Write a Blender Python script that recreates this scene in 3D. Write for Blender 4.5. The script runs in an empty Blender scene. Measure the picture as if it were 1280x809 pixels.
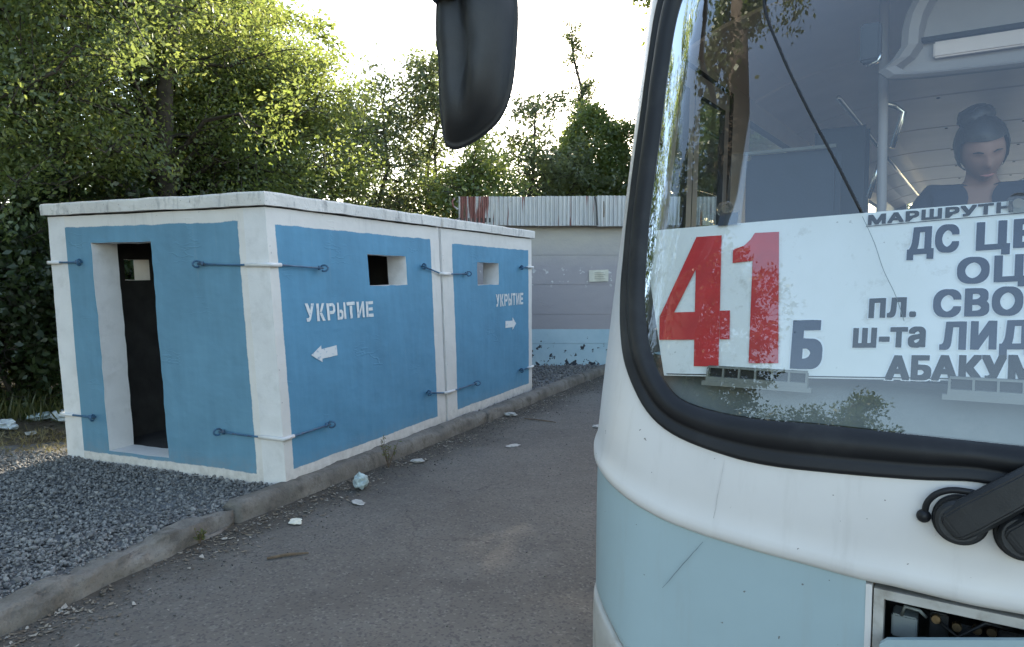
import bpy, bmesh, math, random
import numpy as np
from mathutils import Vector, Matrix, noise
SC = bpy.context.scene
COL = SC.collection
R = math.radians
random.seed(7)

# ------------------------------------------------------------------ camera, world, sun, exposure
cam_d = bpy.data.cameras.new('camera')
cam_d.sensor_width = 36.0
cam_d.lens = 36.0 * 909 / 1280
cam_d.clip_start, cam_d.clip_end = 0.02, 2000
cam = bpy.data.objects.new('camera', cam_d)
COL.objects.link(cam)
cam.location = (0, 0, 1.73)
cam.rotation_euler = (R(90 - 3.68), 0, 0)
SC.camera = cam

SUN_AZ, SUN_EL = 18.5, 26.0            # azimuth to the right of +Y (straight ahead), elevation
wd = bpy.data.worlds.new('World')
SC.world = wd
wd.use_nodes = True
wn = wd.node_tree
sky = wn.nodes.new('ShaderNodeTexSky')
sky.sky_type = 'NISHITA'
sky.sun_disc = False
sky.sun_elevation = R(SUN_EL)
sky.sun_rotation = R(SUN_AZ)
sky.air_density, sky.dust_density, sky.ozone_density = 1.0, 1.1, 1.5
bg = wn.nodes['Background']
bg.inputs['Strength'].default_value = 0.13
wb = wn.nodes.new('ShaderNodeMix'); wb.data_type = 'RGBA'; wb.blend_type = 'MULTIPLY'   # warm white-balance tint multiplied into the sky colour
wb.inputs[0].default_value = 1.0
wb.inputs[7].default_value = (1.10, 1.0, .865, 1)
wn.links.new(sky.outputs[0], wb.inputs[6])
wn.links.new(wb.outputs[2], bg.inputs['Color'])
sl = bpy.data.lights.new('sun', 'SUN')
sl.energy, sl.angle, sl.color = 3.6, R(0.5), (1.0, 0.90, 0.74)
sun = bpy.data.objects.new('sun', sl)
COL.objects.link(sun)
sd = Vector((math.sin(R(SUN_AZ)) * math.cos(R(SUN_EL)), math.cos(R(SUN_AZ)) * math.cos(R(SUN_EL)), math.sin(R(SUN_EL))))
sun.rotation_euler = sd.to_track_quat('Z', 'Y').to_euler()
SC.view_settings.view_transform = 'Standard'
SC.view_settings.look = 'None'
SC.view_settings.exposure = 2.38
SC.view_settings.gamma = 1.0
SC.cycles.caustics_reflective = False
SC.cycles.caustics_refractive = False
SC.cycles.max_bounces = 10
SC.cycles.transparent_max_bounces = 12

# ------------------------------------------------------------------ materials
class NT:
    def __init__(s, name):
        s.m = bpy.data.materials.new(name)
        s.m.use_nodes = True
        s.t = s.m.node_tree
        s.b = s.t.nodes['Principled BSDF']
        s.out = s.t.nodes['Material Output']
    def n(s, typ, **kw):
        x = s.t.nodes.new(typ)
        for k, v in kw.items():
            setattr(x, k, v)
        return x
    def l(s, a, b):
        s.t.links.new(a, b)
    def val(s, sock, v):
        if isinstance(v, (int, float)):
            sock.default_value = v
        elif isinstance(v, (tuple, list)):
            sock.default_value = tuple(v) + ((1,) if len(v) == 3 and sock.type == 'RGBA' else ())
        else:
            s.l(v, sock)
    def math(s, op, a, b=0.0, c=0.0):
        x = s.n('ShaderNodeMath', operation=op)
        s.val(x.inputs[0], a); s.val(x.inputs[1], b); s.val(x.inputs[2], c)
        return x.outputs[0]
    def step(s, x, lo, hi):
        m = s.n('ShaderNodeMapRange')
        s.val(m.inputs['Value'], x)
        m.inputs['From Min'].default_value, m.inputs['From Max'].default_value = lo, hi
        return m.outputs[0]
    def mix(s, f, a, b, mode='MIX'):
        x = s.n('ShaderNodeMix', data_type='RGBA', blend_type=mode)
        s.val(x.inputs[0], f); s.val(x.inputs[6], a); s.val(x.inputs[7], b)
        return x.outputs[2]
    def noise(s, vec, scale, detail=4, rough=.55, out='Fac'):
        x = s.n('ShaderNodeTexNoise')
        if vec is not None:
            s.l(vec, x.inputs['Vector'])
        x.inputs['Scale'].default_value = scale
        x.inputs['Detail'].default_value = detail
        x.inputs['Roughness'].default_value = rough
        return x.outputs[out]
    def stretch(s, vec, sc):
        x = s.n('ShaderNodeMapping')
        s.l(vec, x.inputs['Vector'])
        x.inputs['Scale'].default_value = sc
        return x.outputs[0]
    def bump(s, h, strength=.3, dist=.01, prev=None):
        x = s.n('ShaderNodeBump')
        x.inputs['Strength'].default_value = strength
        x.inputs['Distance'].default_value = dist
        s.l(h, x.inputs['Height'])
        if prev is not None:
            s.l(prev, x.inputs['Normal'])
        return x.outputs[0]
    def pos(s):
        return s.n('ShaderNodeNewGeometry').outputs['Position']
    def obj(s):
        return s.n('ShaderNodeTexCoord').outputs['Object']

def plain(name, col, rough=.6, var=.15, scale=6, bump=.15, bscale=60, metal=0.0, spec=.5, dirt=None, dscale=3, damt=.5):
    k = NT(name)
    v = k.obj()
    f = k.noise(v, scale)
    lo = tuple(c * (1 - var) for c in col); hi = tuple(min(1, c * (1 + var)) for c in col)
    c = k.mix(k.step(f, .3, .7), lo, hi)
    if dirt:
        d = k.step(k.noise(v, dscale, 6, .65), .52, .72)
        c = k.mix(k.math('MULTIPLY', d, damt), c, dirt)
    k.l(c, k.b.inputs['Base Color'])
    k.b.inputs['Roughness'].default_value = rough
    k.b.inputs['Metallic'].default_value = metal
    k.b.inputs['Specular IOR Level'].default_value = spec
    if bump:
        k.l(k.bump(k.noise(v, bscale, 3), bump, .004), k.b.inputs['Normal'])
    return k.m

M = {}
M['rubber'] = plain('black_rubber', (.014, .014, .016), .5, .2, 5, .05, 40, spec=.32, dirt=(.06, .058, .055), dscale=2.5, damt=.45)
M['plastic'] = plain('black_plastic', (.011, .0115, .013), .55, .2, 6, .12, 220, dirt=(.04, .04, .04), damt=.4)
M['rod'] = plain('painted_rod', (.05, .13, .22), .6, .3, 14, .3, 90, dirt=(.10, .05, .03), dscale=20, damt=.7)
M['whitepaint'] = plain('white_paint', (.72, .70, .68), .75, .06, 5, .3, 50, dirt=(.45, .43, .40), dscale=6, damt=.35)
M['bare'] = plain('bare_concrete', (.25, .24, .23), .9, .2, 5, .4, 40)
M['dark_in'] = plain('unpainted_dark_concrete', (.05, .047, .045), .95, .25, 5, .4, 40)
M['grey'] = plain('grey_plastic', (.22, .24, .23), .55, .1, 6, .1, 120, dirt=(.12, .11, .1), damt=.4)
M['vent'] = plain('sunbleached_grey_plastic', (.17, .17, .145), .6, .1, 10, .1, 120, dirt=(.2, .18, .15), damt=.5)
M['dash'] = plain('dusty_dashboard', (.13, .14, .13), .7, .2, 5, .2, 90, dirt=(.22, .21, .19), damt=.6)
M['steel'] = plain('steel', (.55, .55, .54), .3, .1, 6, .05, 60, metal=1.0)
M['inwall'] = plain('bus_lining', (.34, .31, .31), .5, .08, 4, .05, 60)
M['ceil'] = plain('bus_ceiling_sheet', (.74, .61, .56), .35, .06, 3, .05, 40)
M['darkblue'] = plain('dark_blue_vinyl', (.022, .035, .06), .6, .15, 6, .15, 90)
M['chrome'] = plain('bright_rail', (.75, .74, .7), .2, .05, 5, 0, metal=1.0)
M['beige'] = plain('beige_frame_paint', (.42, .40, .37), .5, .1, 8, .1, 60, dirt=(.2, .17, .13), dscale=12, damt=.6)
M['recess'] = plain('recess_black', (.02, .019, .018), .8, .3, 10, .3, 60)  # near-black that darkens recesses, slots and gaps by its colour
M['brass'] = plain('old_brass', (.16, .11, .06), .4, .3, 30, .2, 90, metal=.8)
M['skin'] = plain('skin', (.27, .145, .105), .6, .06, 8, .05, 200)
M['hair'] = plain('dark_hair', (.018, .013, .011), .45, .4, 40, .4, 160)
M['shirt'] = plain('navy_shirt', (.016, .022, .042), .85, .15, 10, .2, 200)
M['trousers'] = plain('black_trousers', (.02, .02, .024), .85, .15, 10, .2, 200)
M['paper'] = plain('paper', (.70, .67, .56), .9, .08, 10, .1, 60, dirt=(.4, .36, .28), damt=.4)
M['scrap'] = plain('white_scrap', (.40, .39, .36), .8, .25, 30, .3, 50, dirt=(.3, .28, .24), dscale=14, damt=.6)
M['stick'] = plain('dry_wood', (.14, .10, .065), .9, .3, 18, .3, 60)
M['bark'] = plain('bark', (.058, .049, .039), .95, .4, 9, .9, 26)
M['redvinyl'] = plain('red_vinyl', (.52, .025, .025), .35, .12, 12, .05, 60)
M['blackvinyl'] = plain('black_vinyl', (.012, .013, .015), .6, .2, 12, .05, 60, spec=.15)
M['slate'] = plain('slate_vinyl', (.026, .038, .07), .6, .2, 12, .05, 60, spec=.15)
M['tyre'] = plain('tyre_rubber', (.02, .02, .02), .9, .2, 8, .4, 40)
M['notice_ink'] = plain('faded_ink', (.3, .27, .22), .9, .1, 10, 0)
M['roofsheet'] = plain('roof_felt', (.09, .085, .08), .95, .3, 3, .5, 30)

def board_mat():
    k = NT('route_board_paint')
    v = k.obj()
    c = k.mix(k.step(k.noise(v, 3, 5), .35, .7), (.80, .80, .78), (.72, .72, .68))
    st = k.step(k.noise(v, 9, 7, .7), .60, .74)
    c = k.mix(k.math('MULTIPLY', st, .55), c, (.36, .33, .27))
    sp = k.step(k.noise(v, 60, 3), .72, .76)
    c = k.mix(k.math('MULTIPLY', sp, .5), c, (.15, .13, .11))
    k.l(c, k.b.inputs['Base Color'])
    k.b.inputs['Roughness'].default_value = .55
    return k.m
M['board'] = board_mat()

def bus_paint(name, col, rough=.32):
    k = NT(name)
    v = k.obj()
    c = k.mix(k.step(k.noise(v, 2.2, 5), .3, .75), col, tuple(x * .88 for x in col))
    # road dust, drips and stone chips
    dr = k.step(k.noise(k.stretch(v, (9, 9, .9)), 2.0, 6, .65), .55, .8)
    c = k.mix(k.math('MULTIPLY', dr, .18), c, (.30, .27, .23))
    ch = k.step(k.noise(v, 48, 2), .755, .77)
    c = k.mix(k.math('MULTIPLY', ch, .8), c, (.10, .08, .07))
    k.l(c, k.b.inputs['Base Color'])
    k.l(k.math('ADD', k.math('MULTIPLY', k.noise(v, 7, 5), .25), rough - .08), k.b.inputs['Roughness'])
    k.l(k.bump(k.noise(v, 3.5, 2), .12, .02, k.bump(k.noise(v, 160, 2), .03, .001)), k.b.inputs['Normal'])
    return k.m
M['buswhite'] = bus_paint('bus_white_paint', (.68, .65, .63))
M['busblue'] = bus_paint('bus_pale_blue_paint', (.36, .46, .49))

def glass(name, tint, base, dusty=.03):
    k = NT(name)
    t = k.t
    t.nodes.remove(k.b)
    fr = k.n('ShaderNodeFresnel'); fr.inputs['IOR'].default_value = 1.52
    f = k.math('ADD', k.math('MULTIPLY', fr.outputs[0], 1.45), base)
    f.node.use_clamp = True
    tr = k.n('ShaderNodeBsdfTransparent'); tr.inputs[0].default_value = tint + (1,)
    gl = k.n('ShaderNodeBsdfGlossy'); gl.inputs['Roughness'].default_value = .01
    gl.inputs['Color'].default_value = (1, 1, 1, 1)
    df = k.n('ShaderNodeBsdfDiffuse'); df.inputs[0].default_value = (.5, .5, .48, 1)
    m1 = k.n('ShaderNodeMixShader'); m2 = k.n('ShaderNodeMixShader')
    k.l(f, m1.inputs[0]); k.l(tr.outputs[0], m1.inputs[1]); k.l(gl.outputs[0], m1.inputs[2])
    v = k.obj()
    d = k.math('MULTIPLY', k.step(k.noise(k.stretch(v, (6, 6, 1.2)), 3, 7, .7), .35, .8), dusty * 2)
    k.l(d, m2.inputs[0]); k.l(m1.outputs[0], m2.inputs[1]); k.l(df.outputs[0], m2.inputs[2])
    k.l(m2.outputs[0], k.out.inputs[0])
    return k.m
M['windscreen'] = glass('windscreen_glass', (.90, .93, .94), .014, .006)
M['sideglass'] = glass('side_window_glass', (.75, .8, .8), .03, .04)
M['clear'] = glass('clear_plastic', (.86, .88, .88), .03, .08)

def mirror_glass():
    k = NT('mirror_glass')
    k.b.inputs['Metallic'].default_value = 1
    k.b.inputs['Roughness'].default_value = .02
    k.l(k.mix(k.noise(k.obj(), 4), (.8, .82, .83), (.72, .74, .75)), k.b.inputs['Base Color'])
    return k.m
M['mirror'] = mirror_glass()

def wall_paint(name, rects, blue, top=2.17):
    """UV is metres along the wall and up it; blue rectangles brushed on white lime paint."""
    k = NT(name)
    uv = k.n('ShaderNodeUVMap').outputs[0]
    w = k.noise(uv, 7, 3, .6, 'Color')
    ww = k.noise(uv, 60, 2, .6, 'Color')
    off = k.n('ShaderNodeVectorMath', operation='MULTIPLY_ADD')
    k.l(w, off.inputs[0]); off.inputs[1].default_value = (.026, .026, 0); k.l(uv, off.inputs[2])
    off2 = k.n('ShaderNodeVectorMath', operation='MULTIPLY_ADD')
    k.l(ww, off2.inputs[0]); off2.inputs[1].default_value = (.007, .007, 0); k.l(off.outputs[0], off2.inputs[2])
    sx = k.n('ShaderNodeSeparateXYZ'); k.l(off2.outputs[0], sx.inputs[0])
    x, z = sx.outputs[0], sx.outputs[1]
    mask = None
    for (x0, x1, z0, z1) in rects:
        e = .003
        p = k.math('MULTIPLY', k.math('MULTIPLY', k.step(x, x0 + .016 - e, x0 + .016 + e), k.step(x, x1 + .016 + e, x1 + .016 - e)),
                   k.math('MULTIPLY', k.step(z, z0 + .016 - e, z0 + .016 + e), k.step(z, z1 + .016 + e, z1 + .016 - e)))
        mask = p if mask is None else k.math('MAXIMUM', mask, p)
    # brushed blue: broad patches, upright streaks, thin coats
    bl = k.mix(k.step(k.noise(uv, 1.6, 5, .6), .3, .72), blue, tuple(c * .82 for c in blue))
    stx = k.step(k.noise(k.stretch(uv, (11, 1.6, 1)), 1.0, 5), .40, .75)
    bl = k.mix(k.math('MULTIPLY', stx, .18), bl, tuple(min(1, c * 1.45 + .02) for c in blue))
    blem = k.step(k.noise(k.stretch(uv, (3.5, 16, 1)), 1.0, 6, .7), .66, .74)
    bl = k.mix(k.math('MULTIPLY', blem, .22), bl, tuple(min(1, c * .55) for c in blue))
    wh = k.mix(k.step(k.noise(uv, 2.2, 5, .6), .3, .75), (.75, .71, .66), (.65, .615, .57))
    gr = k.step(k.noise(k.stretch(uv, (12, 2, 1)), 1.0, 6, .7), .56, .75)
    wh = k.mix(k.math('MULTIPLY', gr, .35), wh, (.40, .38, .35))
    drip = k.step(k.noise(k.stretch(uv, (17, .8, 1)), 1.0, 5, .7), .63, .78)
    bl = k.mix(k.math('MULTIPLY', drip, .30), bl, (.30, .36, .38))
    c = k.mix(mask, wh, bl) if mask is not None else wh
    # splash of earth along the foot, and chips down to concrete
    sep = k.n('ShaderNodeSeparateXYZ'); k.l(uv, sep.inputs[0])
    foot = k.math('MULTIPLY', k.step(sep.outputs[1], .22, .0), k.step(k.noise(uv, 14, 5, .65), .35, .7))
    c = k.mix(k.math('MULTIPLY', foot, .6), c, (.26, .23, .20))
    edge = k.math('MAXIMUM', k.step(sep.outputs[0], .10, .02), k.step(sep.outputs[1], top - .06, top))
    chip = k.math('MULTIPLY', k.step(k.noise(uv, 24, 4, .6), .665, .69), k.math('ADD', k.math('MULTIPLY', edge, .85), .12))
    c = k.mix(chip, c, (.20, .19, .175))
    k.l(c, k.b.inputs['Base Color'])
    k.b.inputs['Roughness'].default_value = .72
    k.b.inputs['Specular IOR Level'].default_value = .35
    h1 = k.noise(k.stretch(uv, (1.4, 2.2, 1)), 1.5, 3, .5)
    rd = k.math('ABSOLUTE', k.math('SUBTRACT', k.noise(k.stretch(uv, (1.3, 4.2, 1)), 1.5, 3, .55), .5))
    ridge = k.math('MULTIPLY', k.step(rd, .022, .0), k.step(k.noise(uv, 1.7, 2), .57, .68))
    h2 = k.noise(uv, 70, 3)
    pit = k.step(k.noise(uv, 38, 2), .70, .76)
    k.l(k.bump(h2, .18, .003, k.bump(ridge, .35, .010, k.bump(pit, -.5, .004, k.bump(h1, .5, .03)))), k.b.inputs['Normal'])
    return k.m
BLUE_WARM_LIT, BLUE_COOL_LIT = (.135, .285, .39), (.105, .285, .43)
M['wall_a'] = wall_paint('door_wall_paint', [(.285, 2.385, .075, 2.065)], BLUE_WARM_LIT)
M['wall_b1'] = wall_paint('side_wall_paint', [(.10, 2.46, .115, 2.035)], BLUE_COOL_LIT)
M['wall_b2'] = wall_paint('far_side_wall_paint', [(.245, 2.47, .11, 2.005)], BLUE_COOL_LIT)
M['wall_white'] = wall_paint('plain_wall_paint', [], BLUE_WARM_LIT)

def slab_mat(name, wear):
    k = NT(name)
    v = k.obj()
    c = k.mix(k.step(k.noise(v, 3, 5), .3, .7), (.71, .67, .61), (.59, .555, .51))
    d = k.step(k.noise(k.stretch(v, (5, 5, 1.2)), 2.0, 7, .7), .62 - wear, .80 - wear)
    c = k.mix(k.math('MULTIPLY', d, .85), c, (.24, .235, .23))
    sp = k.step(k.noise(v, 40, 4), .66, .7)
    c = k.mix(k.math('MULTIPLY', sp, .7), c, (.16, .15, .14))
    k.l(c, k.b.inputs['Base Color'])
    k.b.inputs['Roughness'].default_value = .85
    k.l(k.bump(k.noise(v, 30, 5), .5, .01), k.b.inputs['Normal'])
    return k.m
M['slab'] = slab_mat('roof_slab_paint', .10)

def building_mat():
    k = NT('building_wall_paint')
    p = k.pos()
    s = k.n('ShaderNodeSeparateXYZ'); k.l(p, s.inputs[0])
    n = k.noise(p, 2.2, 6, .65)
    z = k.math('ADD', s.outputs[2], k.math('MULTIPLY', k.math('SUBTRACT', n, .5), .5))
    up = k.step(z, 1.9, 2.45)
    c = k.mix(up, (.40, .365, .37), (.50, .46, .40))
    c = k.mix(k.math('MULTIPLY', k.step(k.noise(k.stretch(p, (1, 1, 3)), 3, 6, .7), .45, .75), .5), c, (.36, .33, .33))
    zl = k.math('ADD', s.outputs[2], k.math('MULTIPLY', k.noise(p, 25, 3), .012))
    low = k.step(zl, .765, .755)
    b = k.mix(k.step(n, .3, .7), (.40, .56, .62), (.52, .66, .71))
    c = k.mix(low, c, b)
    # white plaster patches halfway up
    pat = k.math('MULTIPLY', k.step(k.noise(p, 9, 3), .62, .64), k.math('MULTIPLY', k.step(s.outputs[2], 1.52, 1.6), k.step(s.outputs[2], 1.95, 1.8)))
    c = k.mix(k.math('MULTIPLY', pat, .8), c, (.7, .69, .66))
    # paint gone from the plinth
    lw = k.math('MULTIPLY', k.step(s.outputs[2], .56, .12), .12)
    hole = k.math('MULTIPLY', k.step(k.math('ADD', k.noise(p, 8, 4, .6), lw), .655, .67), k.step(s.outputs[2], .66, .60))
    c = k.mix(hole, c, (.045, .05, .06))
    k.l(c, k.b.inputs['Base Color'])
    k.b.inputs['Roughness'].default_value = .88
    k.l(k.bump(k.noise(p, 30, 5), .4, .012), k.b.inputs['Normal'])
    return k.m
M['building'] = building_mat()

def fascia_mat():
    k = NT('galvanised_rusting_sheet')
    p = k.pos()
    s = k.n('ShaderNodeSeparateXYZ'); k.l(p, s.inputs[0])
    c = k.mix(k.step(k.noise(k.stretch(p, (7, 7, 1)), 1.2, 5), .3, .7), (.46, .46, .46), (.60, .59, .57))
    bias = k.math('MULTIPLY', k.step(s.outputs[0], -.15, -.6), .20)
    st = k.step(k.math('ADD', k.noise(k.stretch(p, (6.5, 2, .35)), 1.6, 4, .6), bias), .60, .66)
    rust = k.mix(k.noise(p, 12, 4), (.26, .050, .032), (.12, .032, .022))
    c = k.mix(k.math('MULTIPLY', st, .9), c, rust)
    k.l(c, k.b.inputs['Base Color'])
    k.b.inputs['Roughness'].default_value = .6
    k.b.inputs['Metallic'].default_value = .15
    k.l(k.bump(k.noise(p, 20, 4), .2, .01), k.b.inputs['Normal'])
    return k.m
M['fascia'] = fascia_mat()

K0, K1 = Vector((-1.908, 5.0)), Vector((1.566, 12.627))     # road edge of the kerb
KD = (K1 - K0).normalized(); KN = Vector((KD.y, -KD.x))       # KN points to the road
NEAR_DIR = (K0 - Vector((-2.43, 3.445))).normalized()
def asphalt():
    k = NT('worn_asphalt')
    p = k.pos()
    big = k.noise(p, .55, 6, .62)
    c = k.mix(k.step(big, .34, .66), (.092, .084, .074), (.148, .136, .120))
    mid = k.noise(p, 3.2, 7, .68)
    c = k.mix(k.math('MULTIPLY', k.step(mid, .50, .72), .45), c, (.150, .143, .133))
    c = k.mix(k.math('MULTIPLY', k.step(k.noise(p, 1.7, 5, .6), .60, .70), .5), c, (.06, .058, .056))
    vor = k.n('ShaderNodeTexVoronoi'); k.l(p, vor.inputs['Vector']); vor.inputs['Scale'].default_value = 75
    agg = k.step(vor.outputs['Distance'], .0, .6)
    vc = k.n('ShaderNodeSeparateColor'); k.l(vor.outputs['Color'], vc.inputs[0])
    c = k.mix(k.math('MULTIPLY', k.step(vc.outputs[0], .90, .94), .35), c, (.235, .22, .20))
    c = k.mix(k.math('MULTIPLY', k.step(vc.outputs[1], .78, .84), .55), c, (.05, .05, .05))
    # fine wandering cracks
    wp = k.n('ShaderNodeVectorMath', operation='MULTIPLY_ADD')
    k.l(k.noise(p, 2.5, 5, .6, 'Color'), wp.inputs[0]); wp.inputs[1].default_value = (.5, .5, 0); k.l(p, wp.inputs[2])
    v2 = k.n('ShaderNodeTexVoronoi', feature='DISTANCE_TO_EDGE'); k.l(wp.outputs[0], v2.inputs['Vector']); v2.inputs['Scale'].default_value = .8
    crack = k.math('MULTIPLY', k.step(v2.outputs[0], .006, .0), k.step(k.noise(p, .8, 2), .48, .6))
    c = k.mix(k.math('MULTIPLY', crack, .75), c, (.035, .034, .033))
    # soil washed into the gutter beside the kerb
    sp = k.n('ShaderNodeSeparateXYZ'); k.l(p, sp.inputs[0])
    dist = k.math('ADD', k.math('MULTIPLY', k.math('SUBTRACT', sp.outputs[0], K0.x), KN.x), k.math('MULTIPLY', k.math('SUBTRACT', sp.outputs[1], K0.y), KN.y))
    gd = k.math('ADD', dist, k.math('MULTIPLY', k.math('SUBTRACT', k.noise(p, 2.6, 7, .7), .5), .9))
    c = k.mix(k.math('MULTIPLY', k.step(gd, .50, .08), .82), c, k.mix(k.noise(p, 40, 4), (.035, .030, .024), (.085, .070, .052)))
    k.l(c, k.b.inputs['Base Color'])
    k.b.inputs['Roughness'].default_value = .85
    k.b.inputs['Specular IOR Level'].default_value = .3
    k.l(k.bump(agg, .28, .005, k.bump(mid, .5, .03)), k.b.inputs['Normal'])
    return k.m
M['asphalt'] = asphalt()

def earth():
    k = NT('bare_earth')
    p = k.pos()
    c = k.mix(k.step(k.noise(p, 1.5, 7, .65), .35, .7), (.10, .075, .05), (.055, .06, .03))
    c = k.mix(k.math('MULTIPLY', k.step(k.noise(p, 24, 4), .5, .65), .5), c, (.19, .15, .10))
    k.l(c, k.b.inputs['Base Color'])
    k.b.inputs['Roughness'].default_value = .95
    k.l(k.bump(k.noise(p, 30, 6), .8, .03), k.b.inputs['Normal'])
    return k.m
M['earth'] = earth()

def kerb_mat():
    k = NT('weathered_kerb_concrete')
    p = k.pos()
    c = k.mix(k.step(k.noise(p, 2.4, 7, .65), .33, .68), (.105, .092, .077), (.245, .222, .192))
    c = k.mix(k.math('MULTIPLY', k.step(k.noise(p, 55, 4), .52, .7), .6), c, (.10, .095, .088))
    c = k.mix(k.math('MULTIPLY', k.step(k.noise(p, 5, 7, .72), .50, .64), .75), c, (.075, .066, .054))
    k.l(c, k.b.inputs['Base Color'])
    k.b.inputs['Roughness'].default_value = .92
    k.l(k.bump(k.noise(p, 60, 5, .65), .6, .01, k.bump(k.noise(p, 9, 5), .5, .03)), k.b.inputs['Normal'])
    return k.m
M['kerb'] = kerb_mat()

def island_mat(name, a, b, c, rough=.9):
    k = NT(name)
    g = k.n('ShaderNodeNewGeometry')
    r = k.n('ShaderNodeValToRGB')
    r.color_ramp.elements[0].color = a + (1,); r.color_ramp.elements[1].color = c + (1,)
    e = r.color_ramp.elements.new(.5); e.color = b + (1,)
    k.l(g.outputs['Random Per Island'], r.inputs[0])
    k.l(k.mix(k.noise(g.outputs['Position'], 60, 3), r.outputs[0], tuple(x * .6 for x in b)), k.b.inputs['Base Color'])
    k.b.inputs['Roughness'].default_value = rough
    return k.m
M['gravel'] = island_mat('crushed_stone', (.105, .10, .095), (.23, .22, .208), (.43, .41, .375))
M['litter'] = island_mat('dry_litter', (.05, .038, .026), (.13, .10, .07), (.34, .30, .24))
M['scraps'] = island_mat('weathered_scraps', (.10, .075, .05), (.26, .22, .16), (.58, .56, .50))
M['grit'] = island_mat('road_grit', (.06, .058, .055), (.14, .13, .12), (.3, .28, .25))

def leaf_mat(name, a, b, t1, t2, trans=.45):
    k = NT(name)
    g = k.n('ShaderNodeNewGeometry')
    rnd = g.outputs['Random Per Island']
    ca = k.mix(rnd, a, b); ct = k.mix(rnd, t1, t2)
    k.t.nodes.remove(k.b)
    d = k.n('ShaderNodeBsdfDiffuse'); k.l(ca, d.inputs[0])
    t = k.n('ShaderNodeBsdfTranslucent'); k.l(ct, t.inputs[0])
    gl = k.n('ShaderNodeBsdfGlossy'); gl.inputs['Roughness'].default_value = .42
    gl.inputs[0].default_value = (.8, .85, .8, 1)
    m = k.n('ShaderNodeMixShader'); m.inputs[0].default_value = trans
    k.l(d.outputs[0], m.inputs[1]); k.l(t.outputs[0], m.inputs[2])
    m2 = k.n('ShaderNodeMixShader'); m2.inputs[0].default_value = .05
    k.l(m.outputs[0], m2.inputs[1]); k.l(gl.outputs[0], m2.inputs[2])
    k.l(m2.outputs[0], k.out.inputs[0])
    return k.m
M['leaf_a'] = leaf_mat('leaf_fresh', (.062, .098, .028), (.098, .125, .04), (.25, .33, .06), (.37, .41, .10), .46)
M['leaf_b'] = leaf_mat('leaf_mid', (.052, .085, .028), (.08, .11, .036), (.21, .28, .06), (.30, .35, .09), .45)
M['leaf_c'] = leaf_mat('leaf_dark', (.022, .038, .015), (.036, .056, .019), (.08, .12, .03), (.12, .17, .04), .35)
M['leaf_d'] = leaf_mat('leaf_grey', (.075, .095, .048), (.11, .125, .06), (.20, .25, .09), (.27, .31, .11), .42)
M['grass'] = leaf_mat('grass_blade', (.06, .08, .025), (.11, .11, .04), (.2, .22, .05), (.3, .28, .08), .4)

# ------------------------------------------------------------------ mesh helpers
def tag(o, label=None, cat=None, group=None, kind=None):
    if label: o['label'] = label
    if cat: o['category'] = cat
    if group: o['group'] = group
    if kind: o['kind'] = kind
    return o

def empty(name, loc=(0, 0, 0), rz=0.0, parent=None):
    o = bpy.data.objects.new(name, None)
    o.empty_display_size = .1
    COL.objects.link(o)
    o.location = loc; o.rotation_euler = (0, 0, rz)
    if parent: o.parent = parent
    return o

def link(name, me, mat, parent=None, smooth=False):
    if mat is not None:
        for mm in (mat if isinstance(mat, (list, tuple)) else [mat]):
            me.materials.append(mm)
    if smooth:
        me.polygons.foreach_set('use_smooth', [True] * len(me.polygons))
    o = bpy.data.objects.new(name, me)
    COL.objects.link(o)
    if parent: o.parent = parent
    return o

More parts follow.
